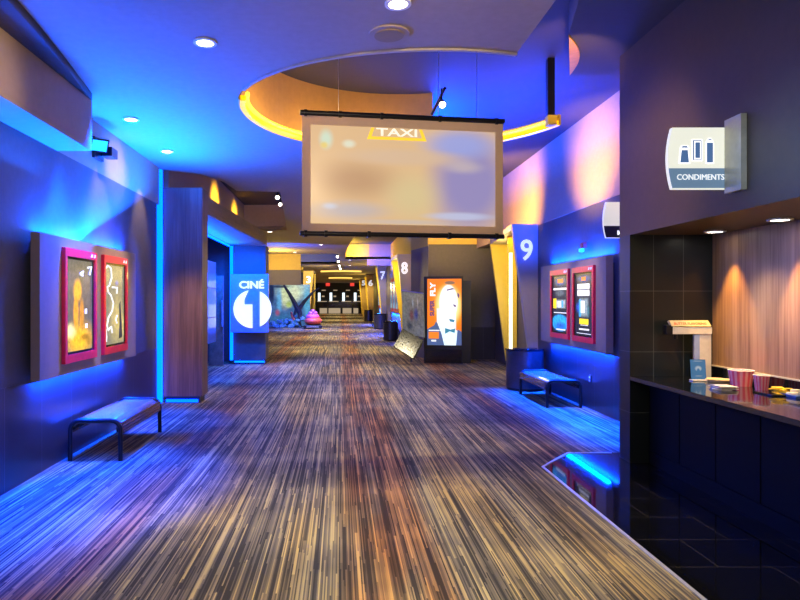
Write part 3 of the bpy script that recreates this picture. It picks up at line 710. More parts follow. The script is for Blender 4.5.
# bay poster cases on the far right wall
for i, (y0, y1, z0, z1, lab) in enumerate(((23.9, 28.0, 0.97, 2.5, 'far wall case with red trim and narrow bright posters between fins seven and eight'), (35.2, 38.5, 1.0, 2.5, 'farthest wall case with narrow posters between fins six and seven'))):
    xw = 2.35 if i == 0 else 2.45
    t_ = thing('poster_case', (xw - 0.04, (y0 + y1) / 2, z0), lab, 'poster case', 'poster cases')
    g = Fr((xw - 0.06, 0, 0), (0, -1, 0))
    bm = NB(); prism(bm, rect(-y1, -y0, z0, z1), g, -0.058, 0); mk('front_panel', bm, 'case_taupe', t_)
    for k, mt in enumerate(('cyan_panel', 'mark_white', 'mark_orange', 'mark_white')):
        a = -y1 + 0.3 + k * (y1 - y0) / 4
        bm = NB(); prism(bm, rect(a, a + 0.55, z0 + 0.12, z1 - 0.2), g, 0, 0.02); o = mk('poster_sheet', bm, 'poster_strip_%d' % (k % 2) if False else ('case_strip_a' if k % 2 else 'case_strip_b'), t_) if False else None
        bm.free()
    t_['_y'] = 0; del t_['_y']
art('art_strip', (0.25, 0.4, 0.5), [(0.5, 0.75, 0.5, 0.12, (0.7, 0.75, 0.7), 0.3, 0.9), (0.5, 0.3, 0.5, 0.2, (0.02, 0.05, 0.2), 0.3, 0.9), (0.5, 0.55, 0.4, 0.1, (0.7, 0.25, 0.08), 0.2, 0.8)], 0.9, nz=0.5)
for t_ in [o for o in list(C.objects) if o.type == 'EMPTY' and o.get('category') == 'poster case' and o.location.y > 20]:
    y0, y1 = (23.9, 28.0) if t_.location.y < 30 else (35.2, 38.5)
    g = Fr((t_.location.x - 0.02, 0, 0), (0, -1, 0)); z0 = t_.location.z; z1 = 2.5
    for k in range(3):
        a = -y1 + 0.25 + k * (y1 - y0 - 0.3) / 3; w_ = (y1 - y0) / 3 - 0.5
        bm = NB(); prism(bm, rect(a - 0.08, a + w_ + 0.08, z0 + 0.05, z1 - 0.08), g, 0, 0.02); mk('frame', bm, 'frame_red', t_)
        sheet('poster_sheet', g, a, a + w_, z0 + 0.18, z1 - 0.22, 0.03, 'art_strip', t_)

# ------------------------------------------------------------------ projection screen
TL = px(302, 112, 6.05); TR = px(503, 121, 6.36); BLc = px(302, 234, 6.05); BRc = px(503, 237, 6.36)
gS = Fr((TL.x, TL.y, 0), (TR.x - TL.x, TR.y - TL.y, 0)); Ws = math.hypot(TR.x - TL.x, TR.y - TL.y)
zb, zt = 2.15, 3.33
t_ = thing('projection_screen', gS.p(Ws / 2, zb), 'hanging projection screen showing a blurred taxi scene, white border, black bars', 'screen')
bm = NB(); prism(bm, rect(0.0, Ws, zb, zt), gS, -0.006, 0); mk('screen_cloth', bm, 'fabric_screen', t_)
bm = NB(); tube(bm, [gS.p(-0.02, zt, 0), gS.p(Ws + 0.01, zt, 0)], 0.026, 12)
for a in (0.02, 0.36, 0.78, 1.38, 1.98): tube(bm, [gS.p(a, zt, 0), gS.p(a + 0.03, zt, 0)], 0.034, 12)
mk('top_bar', bm, 'black_metal', t_, True)
bm = NB(); tube(bm, [gS.p(-0.02, zb, 0), gS.p(Ws + 0.01, zb, 0)], 0.024, 12)
for a in (0.02, 0.22, 0.65, 1.48, 1.98): tube(bm, [gS.p(a, zb, 0), gS.p(a + 0.03, zb, 0)], 0.034, 12)
mk('bottom_bar', bm, 'black_metal', t_, True)
for a in (0.36, 1.38, 1.78):
    bm = NB(); tube(bm, [gS.p(a, zt, 0), gS.p(a, ZU, 0)], 0.003, 6); mk('wire', bm, 'steel', t_)
WB = (0.92, 0.62, 0.33)
art('art_screen', WB, [
    (0.86, 0.45, 0.30, 0.75, (0.36, 0.32, 0.66), 0.3, 0.95), (0.80, 0.85, 0.28, 0.22, (0.42, 0.48, 0.95), 0.2, 0.9), (0.22, 0.45, 0.35, 0.30, (0.62, 0.36, 0.20), 0.1, 0.8),
    (0.50, 0.70, 0.45, 0.12, (0.86, 0.62, 0.42), 0.3, 0.8), (0.08, 0.86, 0.05, 0.14, (0.75, 0.95, 0.75), 0.2, 0.9), (0.20, 0.82, 0.05, 0.06, (0.92, 0.95, 0.75), 0.2, 0.9), (0.07, 0.80, 0.03, 0.05, (1.0, 0.75, 0.15), 0.2, 0.8),
    (0.20, 0.14, 0.30, 0.14, (0.60, 0.56, 0.62), 0.1, 0.8), (0.10, 0.18, 0.06, 0.05, (0.70, 0.78, 0.95), 0.1, 0.7), (0.54, 0.30, 0.22, 0.36, (0.85, 0.72, 0.38), 0.1, 0.7), (0.80, 0.10, 0.25, 0.06, (0.66, 0.72, 0.98), 0.3, 0.8), (0.82, 0.62, 0.16, 0.10, (0.80, 0.66, 0.58), 0.1, 0.6), (0.5, 0.03, 0.5, 0.04, (0.66, 0.62, 0.66), 0.1, 0.5)],
    0.74, basefac=0.15)
pic = sheet('projected_picture', gS, 0.085, Ws - 0.085, zb + 0.10, zt - 0.115, 0.003, 'art_screen', t_, 0.002)
PW, PH = Ws - 0.17, zt - zb - 0.215; A0, B0 = 0.085, zb + 0.10
def SP(u, v): return (A0 + u * PW, B0 + v * PH)
glow('taxi_yellow', (1.0, 0.70, 0.05), 0.85); glow('taxi_white', (0.95, 0.93, 0.75), 0.9); glow('taxi_roof', (0.80, 0.60, 0.38), 0.62)
bm = NB(); prism(bm, [SP(0.295, 0.875), SP(0.615, 0.875), SP(0.60, 0.905), SP(0.31, 0.905)], gS, 0.003, 0.006)
prism(bm, [SP(0.295, 0.875), SP(0.315, 0.875), SP(0.335, 0.995), SP(0.318, 0.995)], gS, 0.003, 0.006); prism(bm, [SP(0.597, 0.875), SP(0.617, 0.875), SP(0.592, 0.995), SP(0.576, 0.995)], gS, 0.003, 0.006)
mk('sign_outline', bm, 'taxi_yellow', pic)
a0, b0 = SP(0.345, 0.915); a1, b1 = SP(0.565, 0.995)
mk('lettering', text_bm('TAXI', gS, a0, a1, b0, b1, 0.006, 0.002, 0.02), 'taxi_white', pic)

# ------------------------------------------------------------------ curved yellow light
t_ = thing('curved_light', (CX, CY + 1.7, ZC), 'glowing yellow curved light bar around the round ceiling opening, ending on the black post', 'ceiling light')
seg = [circ(192 - k * (192 - 16.5) / 70) for k in range(70)]
def inset(p, d):
    v = Vector((CX - p[0], CY - p[1])).normalized() * d; return (p[0] + v.x, p[1] + v.y)
bm = NB(); wallcurve(bm, [inset(p_, 0.045) for p_ in seg], ZC - 0.03, ZC + 0.02, 0.05); mk('housing', bm, 'led_yellow', t_)
bm = NB(); tube(bm, [Vector((*inset(p_, 0.085), ZC + 0.035)) for p_ in seg], 0.02, 8); mk('light_tube', bm, 'led_yellow_core', t_, True)
bm = NB(); wallcurve(bm, [inset(p_, 0.02) for p_ in seg], ZC - 0.02, ZC + 0.09, 0.03); mk('backing_strip', bm, 'paint_ochre', t_)
e = inset(seg[-1], 0.05)
bm = NB(); bx(bm, e[0] - 0.12, e[0] - 0.02, e[1] - 0.05, e[1] + 0.05, ZC - 0.035, ZC + 0.07, 0.01); mk('end_cap', bm, 'fin_yellow', t_)
bm = NB(); bx(bm, e[0] - 0.115, e[0] - 0.04, e[1] - 0.035, e[1] + 0.035, ZC + 0.07, ZU); mk('hanging_post', bm, 'black_metal', t_)
# far yellow bars
for i, (xa, xb, yy, Y) in enumerate(((321, 361, 271, 40.0), (329, 352, 278, 52.0))):
    a = px(xa, yy, Y); b2 = px(xb, yy, Y)
    bm = NB(); tube(bm, [(a.x + (b2.x - a.x) * k / 12, Y - 0.5 * math.sin(k * PI / 12), ZC - 0.057) for k in range(13)], 0.055, 10)
    tag(mk('light_bar', bm, 'lens_warm_bar'), ('wider' if i == 0 else 'shorter') + ' of the two far yellow light bars under the ceiling', 'ceiling light', 'far light bars')

# ------------------------------------------------------------------ ceiling downlights
def downlight(loc, label, bulbm='bulb', name='downlight'):
    t_ = thing(name, (0, 0, 0), label, 'ceiling light', 'recessed downlights')
    bm = NB()
    g1 = [(0.085 * math.cos(k * PI / 16), 0.085 * math.sin(k * PI / 16)) for k in range(32)]; g2 = [(0.062 * math.cos(k * PI / 16), 0.062 * math.sin(k * PI / 16)) for k in range(32)]
    bm.free(); bm = flat2d([g1, g2], -0.012, 0.0); mk('trim_ring', bm, 'white_plastic', t_)
    bm = NB(); cyl(bm, (0, 0, 0), 0.062, -0.008, -0.002, 24); mk('lamp_face', bm, bulbm, t_)
    t_.location = loc; return t_
DL = [((205, 42), 'bright recessed downlight in the blue-grey ceiling, nearest on the left'), ((131, 119), 'small recessed downlight above the left poster case, nearer of two'),
      ((167, 151), 'small recessed downlight near the left corner strip light'), ((398, 3), 'recessed downlight at the top edge, before the round speaker'),
      ((270, 231.5), 'tiny recessed downlight beyond the timber portal header'), ((321, 244.5), 'recessed downlight just under the screen, in the brown ceiling'),
      ((295, 252), 'recessed downlight above the number three fin'), ((350, 260), 'far recessed downlight in the corridor middle, nearer of two'), ((350, 265.3), 'farthest recessed downlight in the corridor middle')]
d0 = None
for (q, lab) in DL:
    Y = F * 1.9 / (300 - q[1]); loc = ((q[0] - VX) / F * Y, Y, ZC)
    if d0 is None: d0 = downlight(loc, lab)
    else: dup(d0, loc, lab)
for (q, lab) in (((715, 231), 'recessed downlight over the butter dispenser in the condiment alcove'), ((780, 219), 'recessed downlight over the pink cups in the condiment alcove')):
    Y = F * 0.6 / (300 - q[1]); dup(d0, ((q[0] - VX) / F * Y, Y, 2.10), lab)
# speaker grille
q = ((389 - VX) / F * 4.42, 4.42, ZC)
t_ = thing('ceiling_speaker', q, 'round taupe speaker grille in the ceiling behind the first downlight', 'speaker')
bm = NB(); cyl(bm, (q[0], q[1], 0), 0.145, ZC - 0.012, ZC - 0.0, 40); mk('ring', bm, 'paint_taupe', t_, True)
bm = NB(); cyl(bm, (q[0], q[1], 0), 0.105, ZC - 0.02, ZC - 0.012, 40); mk('grille', bm, 'case_taupe', t_, True)

# spotlights
def spotlight(loc, label, tgt, sc=1.0, bulbm='bulb'):
    t_ = thing('spotlight', (0, 0, 0), label, 'spotlight', 'small black spotlights')
    bm = NB(); tube(bm, [(0, 0, 0.0), (0, 0, 0.16)], 0.008, 8); mk('stem', bm, 'black_metal', t_)
    bm = NB(); d = Vector(tgt).normalized(); tube(bm, [-d * 0.07, d * 0.07], 0.032, 16, 0.042); mk('housing', bm, 'black_metal', t_, True)
    bm = NB(); tube(bm, [d * 0.07, d * 0.078], 0.034, 16); mk('lens', bm, bulbm, t_)
    t_.location = loc; t_.scale = (sc,) * 3; return t_
s0 = spotlight(px(441.5, 103, 6.75), 'small black spotlight with bright lens above the screen', (0.0, -0.8, -0.5))
bm = NB(); tube(bm, [px(432, 114, 7.3), px(445, 88, 6.95)], 0.02, 8); tag(mk('lighting_track', bm, 'black_metal'), 'short black track holding the spotlight above the screen', 'track')
dup(s0, px(277.7, 196, 10.95), 'spotlight at the corner of the left ceiling recess, nearer of two')
dup(s0, px(280.5, 203, 12.6), 'spotlight at the edge of the left ceiling recess, farther of two')
for i, (x, y, Y) in enumerate(((337.5, 255, 26), (338.3, 260, 29), (339.3, 264.5, 32), (340.3, 267.5, 35))):
    o = dup(s0, px(x, y, Y) - Vector((0, 0, 0.02)), ('first', 'second', 'third', 'fourth and farthest')[i] + ' of the tiny far spotlights in a row above the corridor middle'); o.scale = (1.5,) * 3
# floodlight on the left wall
q = px(100, 148, 6.6)
t_ = thing('floodlight', (-2.6, 6.6, q.z - 0.1), 'small black floodlight with blue glowing lens high on the left wall', 'floodlight')
bm = NB(); bx(bm, -2.6, -2.57, 6.5, 6.75, q.z - 0.12, q.z + 0.10, 0.005); mk('back_plate', bm, 'black_metal', t_)
g = Fr((-2.52, 6.50, q.z), (0.80, 0.55, 0.0), (0.25, -0.25, 0.9))
bm = NB(); prism(bm, rect(-0.09, 0.09, -0.07, 0.07), g, -0.07, 0.0); mk('housing', bm, 'black_metal', t_)
bm = NB(); prism(bm, rect(-0.075, 0.075, -0.055, 0.055), g, 0.0, 0.006); mk('lens', bm, 'bulb_cyan', t_)
bm = NB(); bx(bm, -2.57, -2.45, 6.66, 6.84, q.z - 0.07, q.z + 0.03, 0.006); mk('ballast', bm, 'black_metal', t_)
# strobe on right wall
q = px(585, 247, 8.73)
t_ = thing('fire_alarm', (3.40, 8.73, q.z - 0.05), 'small red fire alarm light above the right poster case', 'alarm')
bm = NB(); bx(bm, 3.40, 3.455, 8.67, 8.79, q.z - 0.02, q.z + 0.06, 0.008); mk('body', bm, 'red_cup', t_)
bm = NB(); bx(bm, 3.37, 3.43, 8.69, 8.77, q.z - 0.07, q.z - 0.02, 0.012); mk('lens', bm, 'bulb_cyan', t_)
q = px(590.6, 379, 8.53)
t_ = thing('wall_outlet', (3.44, 8.53, q.z - 0.05), 'pale electrical outlet low on the right wall behind the bench', 'outlet')
bm = NB(); bx(bm, 3.436, 3.449, 8.50, 8.57, q.z - 0.055, q.z + 0.055, 0.003); mk('cover_plate', bm, 'bin_metal', t_)
bm = NB()
for dz in (-0.022, 0.022): bx(bm, 3.430, 3.437, 8.52, 8.55, q.z + dz - 0.013, q.z + dz + 0.013, 0.002)
mk('socket', bm, 'white_plastic', t_)

# ------------------------------------------------------------------ projecting signs
def psign(Y, xw, x0, x1, y0, y1, label, band, textm, txt, icons, whitem):
    g = Fr((0, Y, 0), (1, 0, 0)); sc = Y / F
    X = lambda x: (x - VX) * sc
    Z = lambda y: H + (VY - y) * sc
    t_ = thing('blade_sign', (X(x1), Y, Z(y1)), label, 'sign', 'projecting wall signs')
    w_ = x1 - x0; h_ = y1 - y0
    def lx(v):   # bowed left edge, v 0 bottom..1 top
        return x0 + (0.10 * w_) * (1 - math.sin(PI * (0.08 + 0.84 * v)) ** 0.8) * 1.1
    vs_ = [k / 14 for k in range(15)]
    vb = 0.335
    def pr(va, vb_, d0, d1, m, n):
        L_ = [va + (vb_ - va) * k / 12 for k in range(13)]
        pts = [(X(x1), Z(y1 - va * h_)), (X(x1), Z(y1 - vb_ * h_))] + [(X(lx(v)), Z(y1 - v * h_)) for v in reversed(L_)]
        bm = NB(); prism(bm, pts, g, d0, d1); return mk(n, bm, m, t_)
    pr(0, 1, -0.035, 0, whitem, 'lit_panel')
    pr(0.015, vb, 0, 0.006, band, 'lower_band')
    return t_, g, X, Z
t_, g, X, Z = psign(4.25, 2.67, 668, 728, 127.5, 189, 'white lit condiments sign with shaker icons projecting from the dark bulkhead', 'sign_band', 'sign_letter', 'CONDIMENTS', True, 'sign_white')
mk('lettering', text_bm('CONDIMENTS', g, X(676.5), X(723.5), Z(180), Z(174.5), 0.008, 0.004, 0.0), 'sign_letter', t_)
def ip(pts, d0, d1, m):
    bm = NB(); prism(bm, [(X(640 + a / 5), Z(100 + b_ / 5)) for a, b_ in pts][::-1], g, d0, d1); mk('icon', bm, m, t_)
glow('icon_line', (1, 1, 1), 1.4); glow('icon_blue', (0.08, 0.17, 0.38), 0.8)
for pts_o, pts_i in (([(193, 318), (250, 318), (243, 240), (200, 240)], [(200, 313), (243, 313), (237, 251), (207, 251)]),
                     ([(198, 243), (247, 243), (240, 228), (206, 228)], [(206, 240), (239, 240), (234, 231), (211, 231)]),
                     ([(257, 305), (311, 305), (311, 197), (257, 197)], [(262, 300), (306, 300), (306, 202), (262, 202)]),
                     ([(268, 297), (302, 297), (302, 207), (268, 207)], [(274, 291), (297, 291), (297, 213), (274, 213)]),
                     ([(328, 318), (368, 318), (368, 212), (328, 212)], [(333, 313), (363, 313), (363, 214), (333, 214)]),
                     ([(330, 208), (366, 208), (354, 190), (342, 190)], [(337, 200), (358, 200), (352, 194), (345, 194)])):
    dd = 0.006 if pts_o[0][0] == 268 else 0.003
    ip(pts_o, 0.0, dd, 'icon_line'); ip(pts_i, dd, dd + 0.002, 'icon_blue')
bm = NB(); x0b = X(727.5)
bx(bm, 2.632, 2.672, 4.07, 4.245, Z(194), Z(121), 0.0); mk('wall_bracket', bm, 'bracket', t_)
t_, g, X, Z = psign(7.3, 3.45, 603.5, 640, 202, 238, 'second lit blade sign half hidden behind the dark bulkhead edge', 'sign_band_dark', 'sign_letter', 'MEN', False, 'sign_white_dim')
mk('lettering', text_bm('MEN', g, X(617), X(636), Z(235), Z(230.5), 0.008, 0.004, 0.015), 'sign_letter', t_)
bm = NB(); bx(bm, 3.40, 3.45, 7.2, 7.42, Z(242), Z(197)); mk('wall_bracket', bm, 'bracket', t_)

# ------------------------------------------------------------------ display kiosk with SUPER FLY screen
tlk = px(424, 276, 14.75); u = Vector((1.0, -0.16, 0)).normalized()
gK = Fr((tlk.x, tlk.y, 0), u)
def K(x, y):   # pixel onto the kiosk plane
    d = Vector(((x - VX) / F, 1.0, (VY - y) / F)); o_ = Vector((0, 0, H))
    tt = (gK.o - o_).dot(gK.n) / d.dot(gK.n); P = o_ + d * tt - gK.o
    return P.dot(gK.u), (o_ + d * tt).z
kx1, _ = K(463, 300); _, kz1 = K(424, 276.5); sx0, sz0 = K(427.3, 345); sx1, sz1 = K(461.5, 278.7)
t_ = thing('display_kiosk', gK.p(kx1 / 2, 0, -0.2), 'tall black kiosk with bright orange SUPER FLY screen against the dark wall', 'kiosk')
bm = NB(); prism(bm, rect(0, kx1, 0.0, kz1), gK, -0.36, 0); mk('cabinet', bm, 'black_paint', t_)
bm = NB(); prism(bm, rect(kx1 + 0.002, kx1 + 0.19, 0, kz1 - 0.1), gK, -0.36, -0.12); mk('side_wing', bm, 'black_paint', t_)
bm = NB(); prism(bm, rect(0.03, kx1 - 0.03, 0.02, sz0 - 0.1), gK, 0, 0.012); mk('lower_panel', bm, 'gloss_black', t_)
art('art_fly', (1.0, 0.22, 0.01), [
    (0.62, 0.60, 0.55, 0.42, (1.0, 0.55, 0.03), 0.3, 1.0), (0.62, 0.60, 0.44, 0.36, (1.0, 0.9, 0.35), 0.55, 1.0),
    (0.62, 0.64, 0.29, 0.29, (1.0, 1.0, 1.0), 0.85, 1.0), (0.56, 0.35, 0.30, 0.22, (1.0, 1.0, 1.0), 0.85, 1.0, 'box'), (0.66, 0.94, 0.20, 0.035, (0.20, 0.14, 0.10), 0.5, 0.9)], 1.05)
scr = sheet('screen', gK, sx0, sx1, sz0, sz1, 0.008, 'art_fly', t_)
SW, SH = sx1 - sx0, sz1 - sz0
def KP(u_, v_): return (sx0 + u_ * SW, sz0 + v_ * SH)
glow('k_navy', (0.10, 0.17, 0.38), 0.7); glow('k_teal', (0.05, 0.30, 0.42), 0.8); glow('k_pale', (0.80, 0.97, 1.0), 1.05); glow('k_grey', (0.14, 0.06, 0.20), 0.8)
def kpoly(n, pts, m, d=0.010): bm = NB(); prism(bm, [KP(*p_) for p_ in pts], gK, 0.008, d); mk(n, bm, m, scr)
kpoly('jacket', [(0.0, 0.0), (0.55, 0.0), (0.42, 0.17), (0.30, 0.33), (0.26, 0.36), (0.20, 0.30), (0.0, 0.24)], 'k_navy')
kpoly('jacket', [(0.84, 0.0), (1.0, 0.0), (1.0, 0.20), (0.90, 0.24), (0.88, 0.22)], 'k_navy')
kpoly('shirt', [(0.50, 0.0), (0.84, 0.0), (0.88, 0.22), (0.62, 0.25), (0.34, 0.31), (0.42, 0.17)], 'k_pale', 0.012)
kpoly('bow_tie', [(0.52, 0.17), (0.66, 0.21), (0.80, 0.185), (0.82, 0.255), (0.68, 0.235), (0.52, 0.26)], 'k_teal', 0.014)
kpoly('caption_box', [(0.04, 0.10), (0.34, 0.10), (0.34, 0.20), (0.04, 0.20)], 'mark_orange', 0.014)
kpoly('caption_line', [(0.04, 0.215), (0.36, 0.215), (0.36, 0.23), (0.04, 0.23)], 'mark_white', 0.014)
kpoly('caption_line', [(0.12, 0.055), (0.26, 0.055), (0.26, 0.08), (0.12, 0.08)], 'mark_white', 0.014)
kpoly('eyebrow', [(0.56, 0.835), (0.74, 0.86), (0.82, 0.84), (0.74, 0.84), (0.58, 0.82)], 'k_grey', 0.012)
kpoly('eyebrow', [(0.88, 0.80), (0.94, 0.76), (0.93, 0.70), (0.88, 0.74)], 'k_grey', 0.012)
kpoly('nose', [(0.76, 0.62), (0.84, 0.60), (0.83, 0.57), (0.77, 0.59)], 'k_grey', 0.012)
kpoly('mouth', [(0.64, 0.40), (0.80, 0.38), (0.78, 0.345), (0.66, 0.36)], 'k_teal', 0.012)
a0, b0 = KP(0.07, 0.44); a1, b1 = KP(0.21, 0.68)
mk('lettering', text_bm('SUPER', gK, a0, a1, b0, b1, 0.012, 0.002, 0.05, rot=True), 'k_grey', scr)
a0, b0 = KP(0.08, 0.74); a1, b1 = KP(0.24, 0.95)
mk('lettering', text_bm('FLY', gK, a0, a1, b0, b1, 0.012, 0.002, 0.05, rot=True), 'mark_white', scr)

# leaning standee pieces
def quad3(name, P, th, mat, parent):
    """board through four 3-D corners with UVs, TL TR BR BL"""
    P = [Vector(p_) for p_ in P]; n = (P[1] - P[0]).cross(P[3] - P[0]).normalized()
    if n.y > 0: n = -n
    bm = NB(); uvl = bm.loops.layers.uv.new('UVMap')
    f = [bm.verts.new(p_) for p_ in P]; k = [bm.verts.new(p_ - n * th) for p_ in P]
    fa = bm.faces.new(f)
    for l, uv in zip(fa.loops, ((0, 1), (1, 1), (1, 0), (0, 0))): l[uvl].uv = uv
    bm.faces.new(k[::-1])
    for i in range(4): j = (i + 1) % 4; bm.faces.new((f[i], k[i], k[j], f[j]))
    bmesh.ops.recalc_face_normals(bm, faces=bm.faces[:]); return mk(name, bm, mat, parent)
art('art_crowd', (0.22, 0.22, 0.19), [
    (0.5, 0.95, 0.9, 0.25, (0.30, 0.30, 0.25), 0.1, 0.9), (0.12, 0.6, 0.15, 0.4, (0.30, 0.31, 0.24), 0.1, 0.8), (0.45, 0.45, 0.16, 0.2, (0.22, 0.05, 0.06), 0.1, 0.8), (0.66, 0.5, 0.16, 0.22, (0.04, 0.06, 0.26), 0.1, 0.9),
    (0.52, 0.75, 0.06, 0.16, (0.42, 0.5, 0.52), 0.1, 0.9), (0.75, 0.78, 0.04, 0.2, (0.5, 0.5, 0.5), 0.1, 0.8), (0.35, 0.2, 0.2, 0.15, (0.04, 0.05, 0.06), 0.1, 0.8), (0.75, 0.15, 0.2, 0.12, (0.30, 0.30, 0.26), 0.1, 0.8)], 0.6, nz=0.35, basefac=0.2)
art('art_olive', (0.24, 0.22, 0.13), [
    (0.7, 0.7, 0.5, 0.4, (0.30, 0.24, 0.12), 0.1, 0.8), (0.2, 0.4, 0.08, 0.10, (0.6, 0.6, 0.52), 0.1, 0.9), (0.5, 0.45, 0.07, 0.12, (0.55, 0.55, 0.48), 0.1, 0.9), (0.8, 0.45, 0.07, 0.14, (0.55, 0.55, 0.48), 0.1, 0.9), (0.5, 0.05, 0.25, 0.15, (0.6, 0.55, 0.62), 0.1, 0.8)], 0.16, nz=0.4, basefac=0.1)
t_ = thing('cardboard_standee', px(410, 358, 14.6), 'collapsed movie standee leaning on the black kiosk, olive base tipped forward', 'standee')
quad3('upper_board', [px(401.8, 291, 15.2), px(422.8, 293.5, 14.6), px(422.8, 293.5, 14.6) + (px(402.5, 333, 14.75) - px(401.8, 291, 15.2)), px(402.5, 333, 14.75)], 0.03, 'art_crowd', t_)
quad3('base_board', [px(403, 328.5, 14.6), px(422.6, 340, 14.2), px(422.6, 340, 14.2) + (px(393.5, 346, 14.4) - px(403, 328.5, 14.6)), px(393.5, 346, 14.4)], 0.08, 'art_olive', t_)
bm = NB(); tube(bm, [px(402, 291, 15.22), px(422.9, 293.5, 14.62)], 0.02, 8); mk('top_rail', bm, 'steel', t_)
bm = NB(); tube(bm, [px(414, 300, 14.95), px(411, 362, 14.55)], 0.02, 8); mk('prop', bm, 'black_metal', t_)

# ------------------------------------------------------------------ sea backdrop standee and ride (far left)
YB = 34.2
gB = Fr((0, YB, 0), (1, 0, 0)); q0 = px(269.5, 328, YB); q1 = px(310, 284.5, YB)
art('art_sea', (0.05, 0.12, 0.30), [
    (0.55, 0.85, 0.55, 0.35, (0.50, 0.66, 0.48), 0.2, 1.0), (0.38, 0.72, 0.20, 0.40, (0.60, 0.66, 0.36), 0.2, 0.9), (0.62, 0.8, 0.2, 0.3, (0.62, 0.66, 0.42), 0.2, 0.9), (0.24, 0.6, 0.10, 0.45, (0.10, 0.35, 0.62), 0.2, 0.9),
    (0.48, 0.52, 0.12, 0.12, (0.45, 0.58, 0.10), 0.2, 0.8), (0.93, 0.6, 0.14, 0.6, (0.10, 0.42, 0.62), 0.2, 0.8), (0.05, 0.8, 0.10, 0.4, (0.01, 0.02, 0.08), 0.3, 1.0), (0.45, 0.15, 0.7, 0.25, (0.03, 0.14, 0.30), 0.2, 0.9),
    (0.20, 0.33, 0.09, 0.12, (0.35, 0.05, 0.10), 0.1, 0.8), (0.25, 0.95, 0.3, 0.05, (0.01, 0.02, 0.06), 0.3, 0.9)], 1.15, nz=0.35)
t_ = thing('sea_backdrop', ((q0.x + q1.x) / 2, YB, 0), 'large standee with pale sea painting and dark sweeping wings on the left', 'standee')
sheet('painted_board', gB, q0.x, q1.x, 0.05, q1.z, 0.0, 'art_sea', t_, 0.06)
def BX(x, y, Y=YB - 0.35): return px(x, y, Y)
bm = NB(); tube(bm, [BX(*q) for q in ((282.3, 282), (285, 287), (289.5, 294), (293.5, 301), (297, 308), (299, 311))], 0.04, 8, 0.17); mk('wing', bm, 'wing_dark', t_, True)
bm = NB(); tube(bm, [BX(*q) for q in ((319, 288), (314, 291), (308, 297.5), (304, 302), (299, 309))], 0.03, 8, 0.12); mk('wing', bm, 'wing_dark', t_, True)
bm = NB(); tube(bm, [BX(*q) for q in ((298, 308), (300, 314), (299, 320), (301, 326))], 0.17, 10, 0.05); tube(bm, [BX(*q) for q in ((296, 309), (294, 316), (296, 321))], 0.08, 8, 0.03); mk('figure', bm, 'wing_dark', t_, True)
bm = NB(); tube(bm, [BX(*q) for q in ((291, 312), (292.5, 317), (294, 320))], 0.05, 8, 0.10); mk('coral', bm, 'coral_red', t_, True)
bm = NB()
for k in range(60):
    x = 270 + random.random() * 34; y = 328 - abs(random.gauss(0, 4.2)); P = px(x, min(y, 326.5), YB - 0.25 - random.random() * 0.4)
    bmesh.ops.create_icosphere(bm, subdivisions=1, radius=0.05 + random.random() * 0.10, matrix=Matrix.Translation(P))
for v in bm.verts: v.co.z = max(v.co.z, 0.01)
mk('coral_base', bm, 'coral_mix', t_) if False else None
o = mk('coral_base', bm, 'coral_blue', t_); o['kind'] = 'stuff'
bm = NB(); bx(bm, q0.x, q1.x, YB, YB + 0.5, 0, 0.06); mk('floor_board', bm, 'case_dark', t_)

YR = 32.6; c = px(313, 326, YR)
t_ = thing('kiddie_ride', (c.x, YR, 0), 'small pink and red coin ride on black base beside the sea backdrop', 'ride')
def ell(bm, x, y, z, rx, ry, rz, n=2): bmesh.ops.create_icosphere(bm, subdivisions=n + 1, radius=1.0, matrix=Matrix.Translation((x, y, z)) @ Matrix.Diagonal((rx, ry, rz, 1)))
bm = NB(); bx(bm, c.x - 0.47, c.x + 0.47, YR - 0.4, YR + 0.6, 0.0, 0.20, 0.05); mk('base', bm, 'black_paint', t_)
bm = NB(); bx(bm, c.x - 0.32, c.x + 0.32, YR - 0.43, YR - 0.40, 0.06, 0.13, 0.01); mk('number_plate', bm, 'steel', t_)
bm = NB(); ell(bm, c.x, YR + 0.1, 0.40, 0.47, 0.55, 0.25); bm2 = bm; mk('body', bm, 'red_toy', t_, True)
bm = NB(); ell(bm, c.x - 0.02, YR + 0.1, 0.62, 0.36, 0.42, 0.20); mk('hood', bm, 'pink_toy', t_, True)
bm = NB(); ell(bm, c.x - 0.13, YR - 0.05, 0.80, 0.13, 0.13, 0.11); ell(bm, c.x + 0.12, YR - 0.05, 0.80, 0.13, 0.13, 0.11); ell(bm, c.x, YR + 0.1, 0.90, 0.12, 0.12, 0.12); mk('figure', bm, 'purple_toy', t_, True)

# small sofas/blocks in the right bays: blue stools by the bins
for i, (x0, x1, y0, y1, Y) in enumerate(((389.5, 398, 311, 321.5, 25.6), (375.5, 382, 308, 313, 37.0))):
    pass

# ------------------------------------------------------------------ condiment counter
t_ = thing('counter_base', (3.1, 3.0, 0), 'glossy black panelled base under the condiment worktop', 'counter')
bm = NB(); bx(bm, 2.84, 3.42, -0.98, 5.70, 0.0, 0.12); mk('toe_kick', bm, 'counter_black', t_)
bm = NB(); bx(bm, 2.86, 3.42, -0.98, 5.70, 0.12, 0.76); mk('carcass', bm, 'black_paint', t_)
ys = [5.69, 5.18, 4.68, 4.18, 3.55, 2.9, 2.2, 1.4]
for a, b_ in zip(ys, ys[1:]):
    bm = NB(); bx(bm, 2.835, 2.862, b_ + 0.006, a - 0.006, 0.125, 0.755, 0.003); mk('door', bm, 'counter_black', t_) if 'counter_black' in MATS else mk('door', bm, 'gloss_black', t_)
bm = NB(); bx(bm, 2.67, 3.43, -1.0, 5.71, 0.76, 0.80, 0.004); tag(mk('worktop', bm, 'gloss_black'), 'long polished black worktop of the condiment alcove, holding cups and napkins', 'worktop')
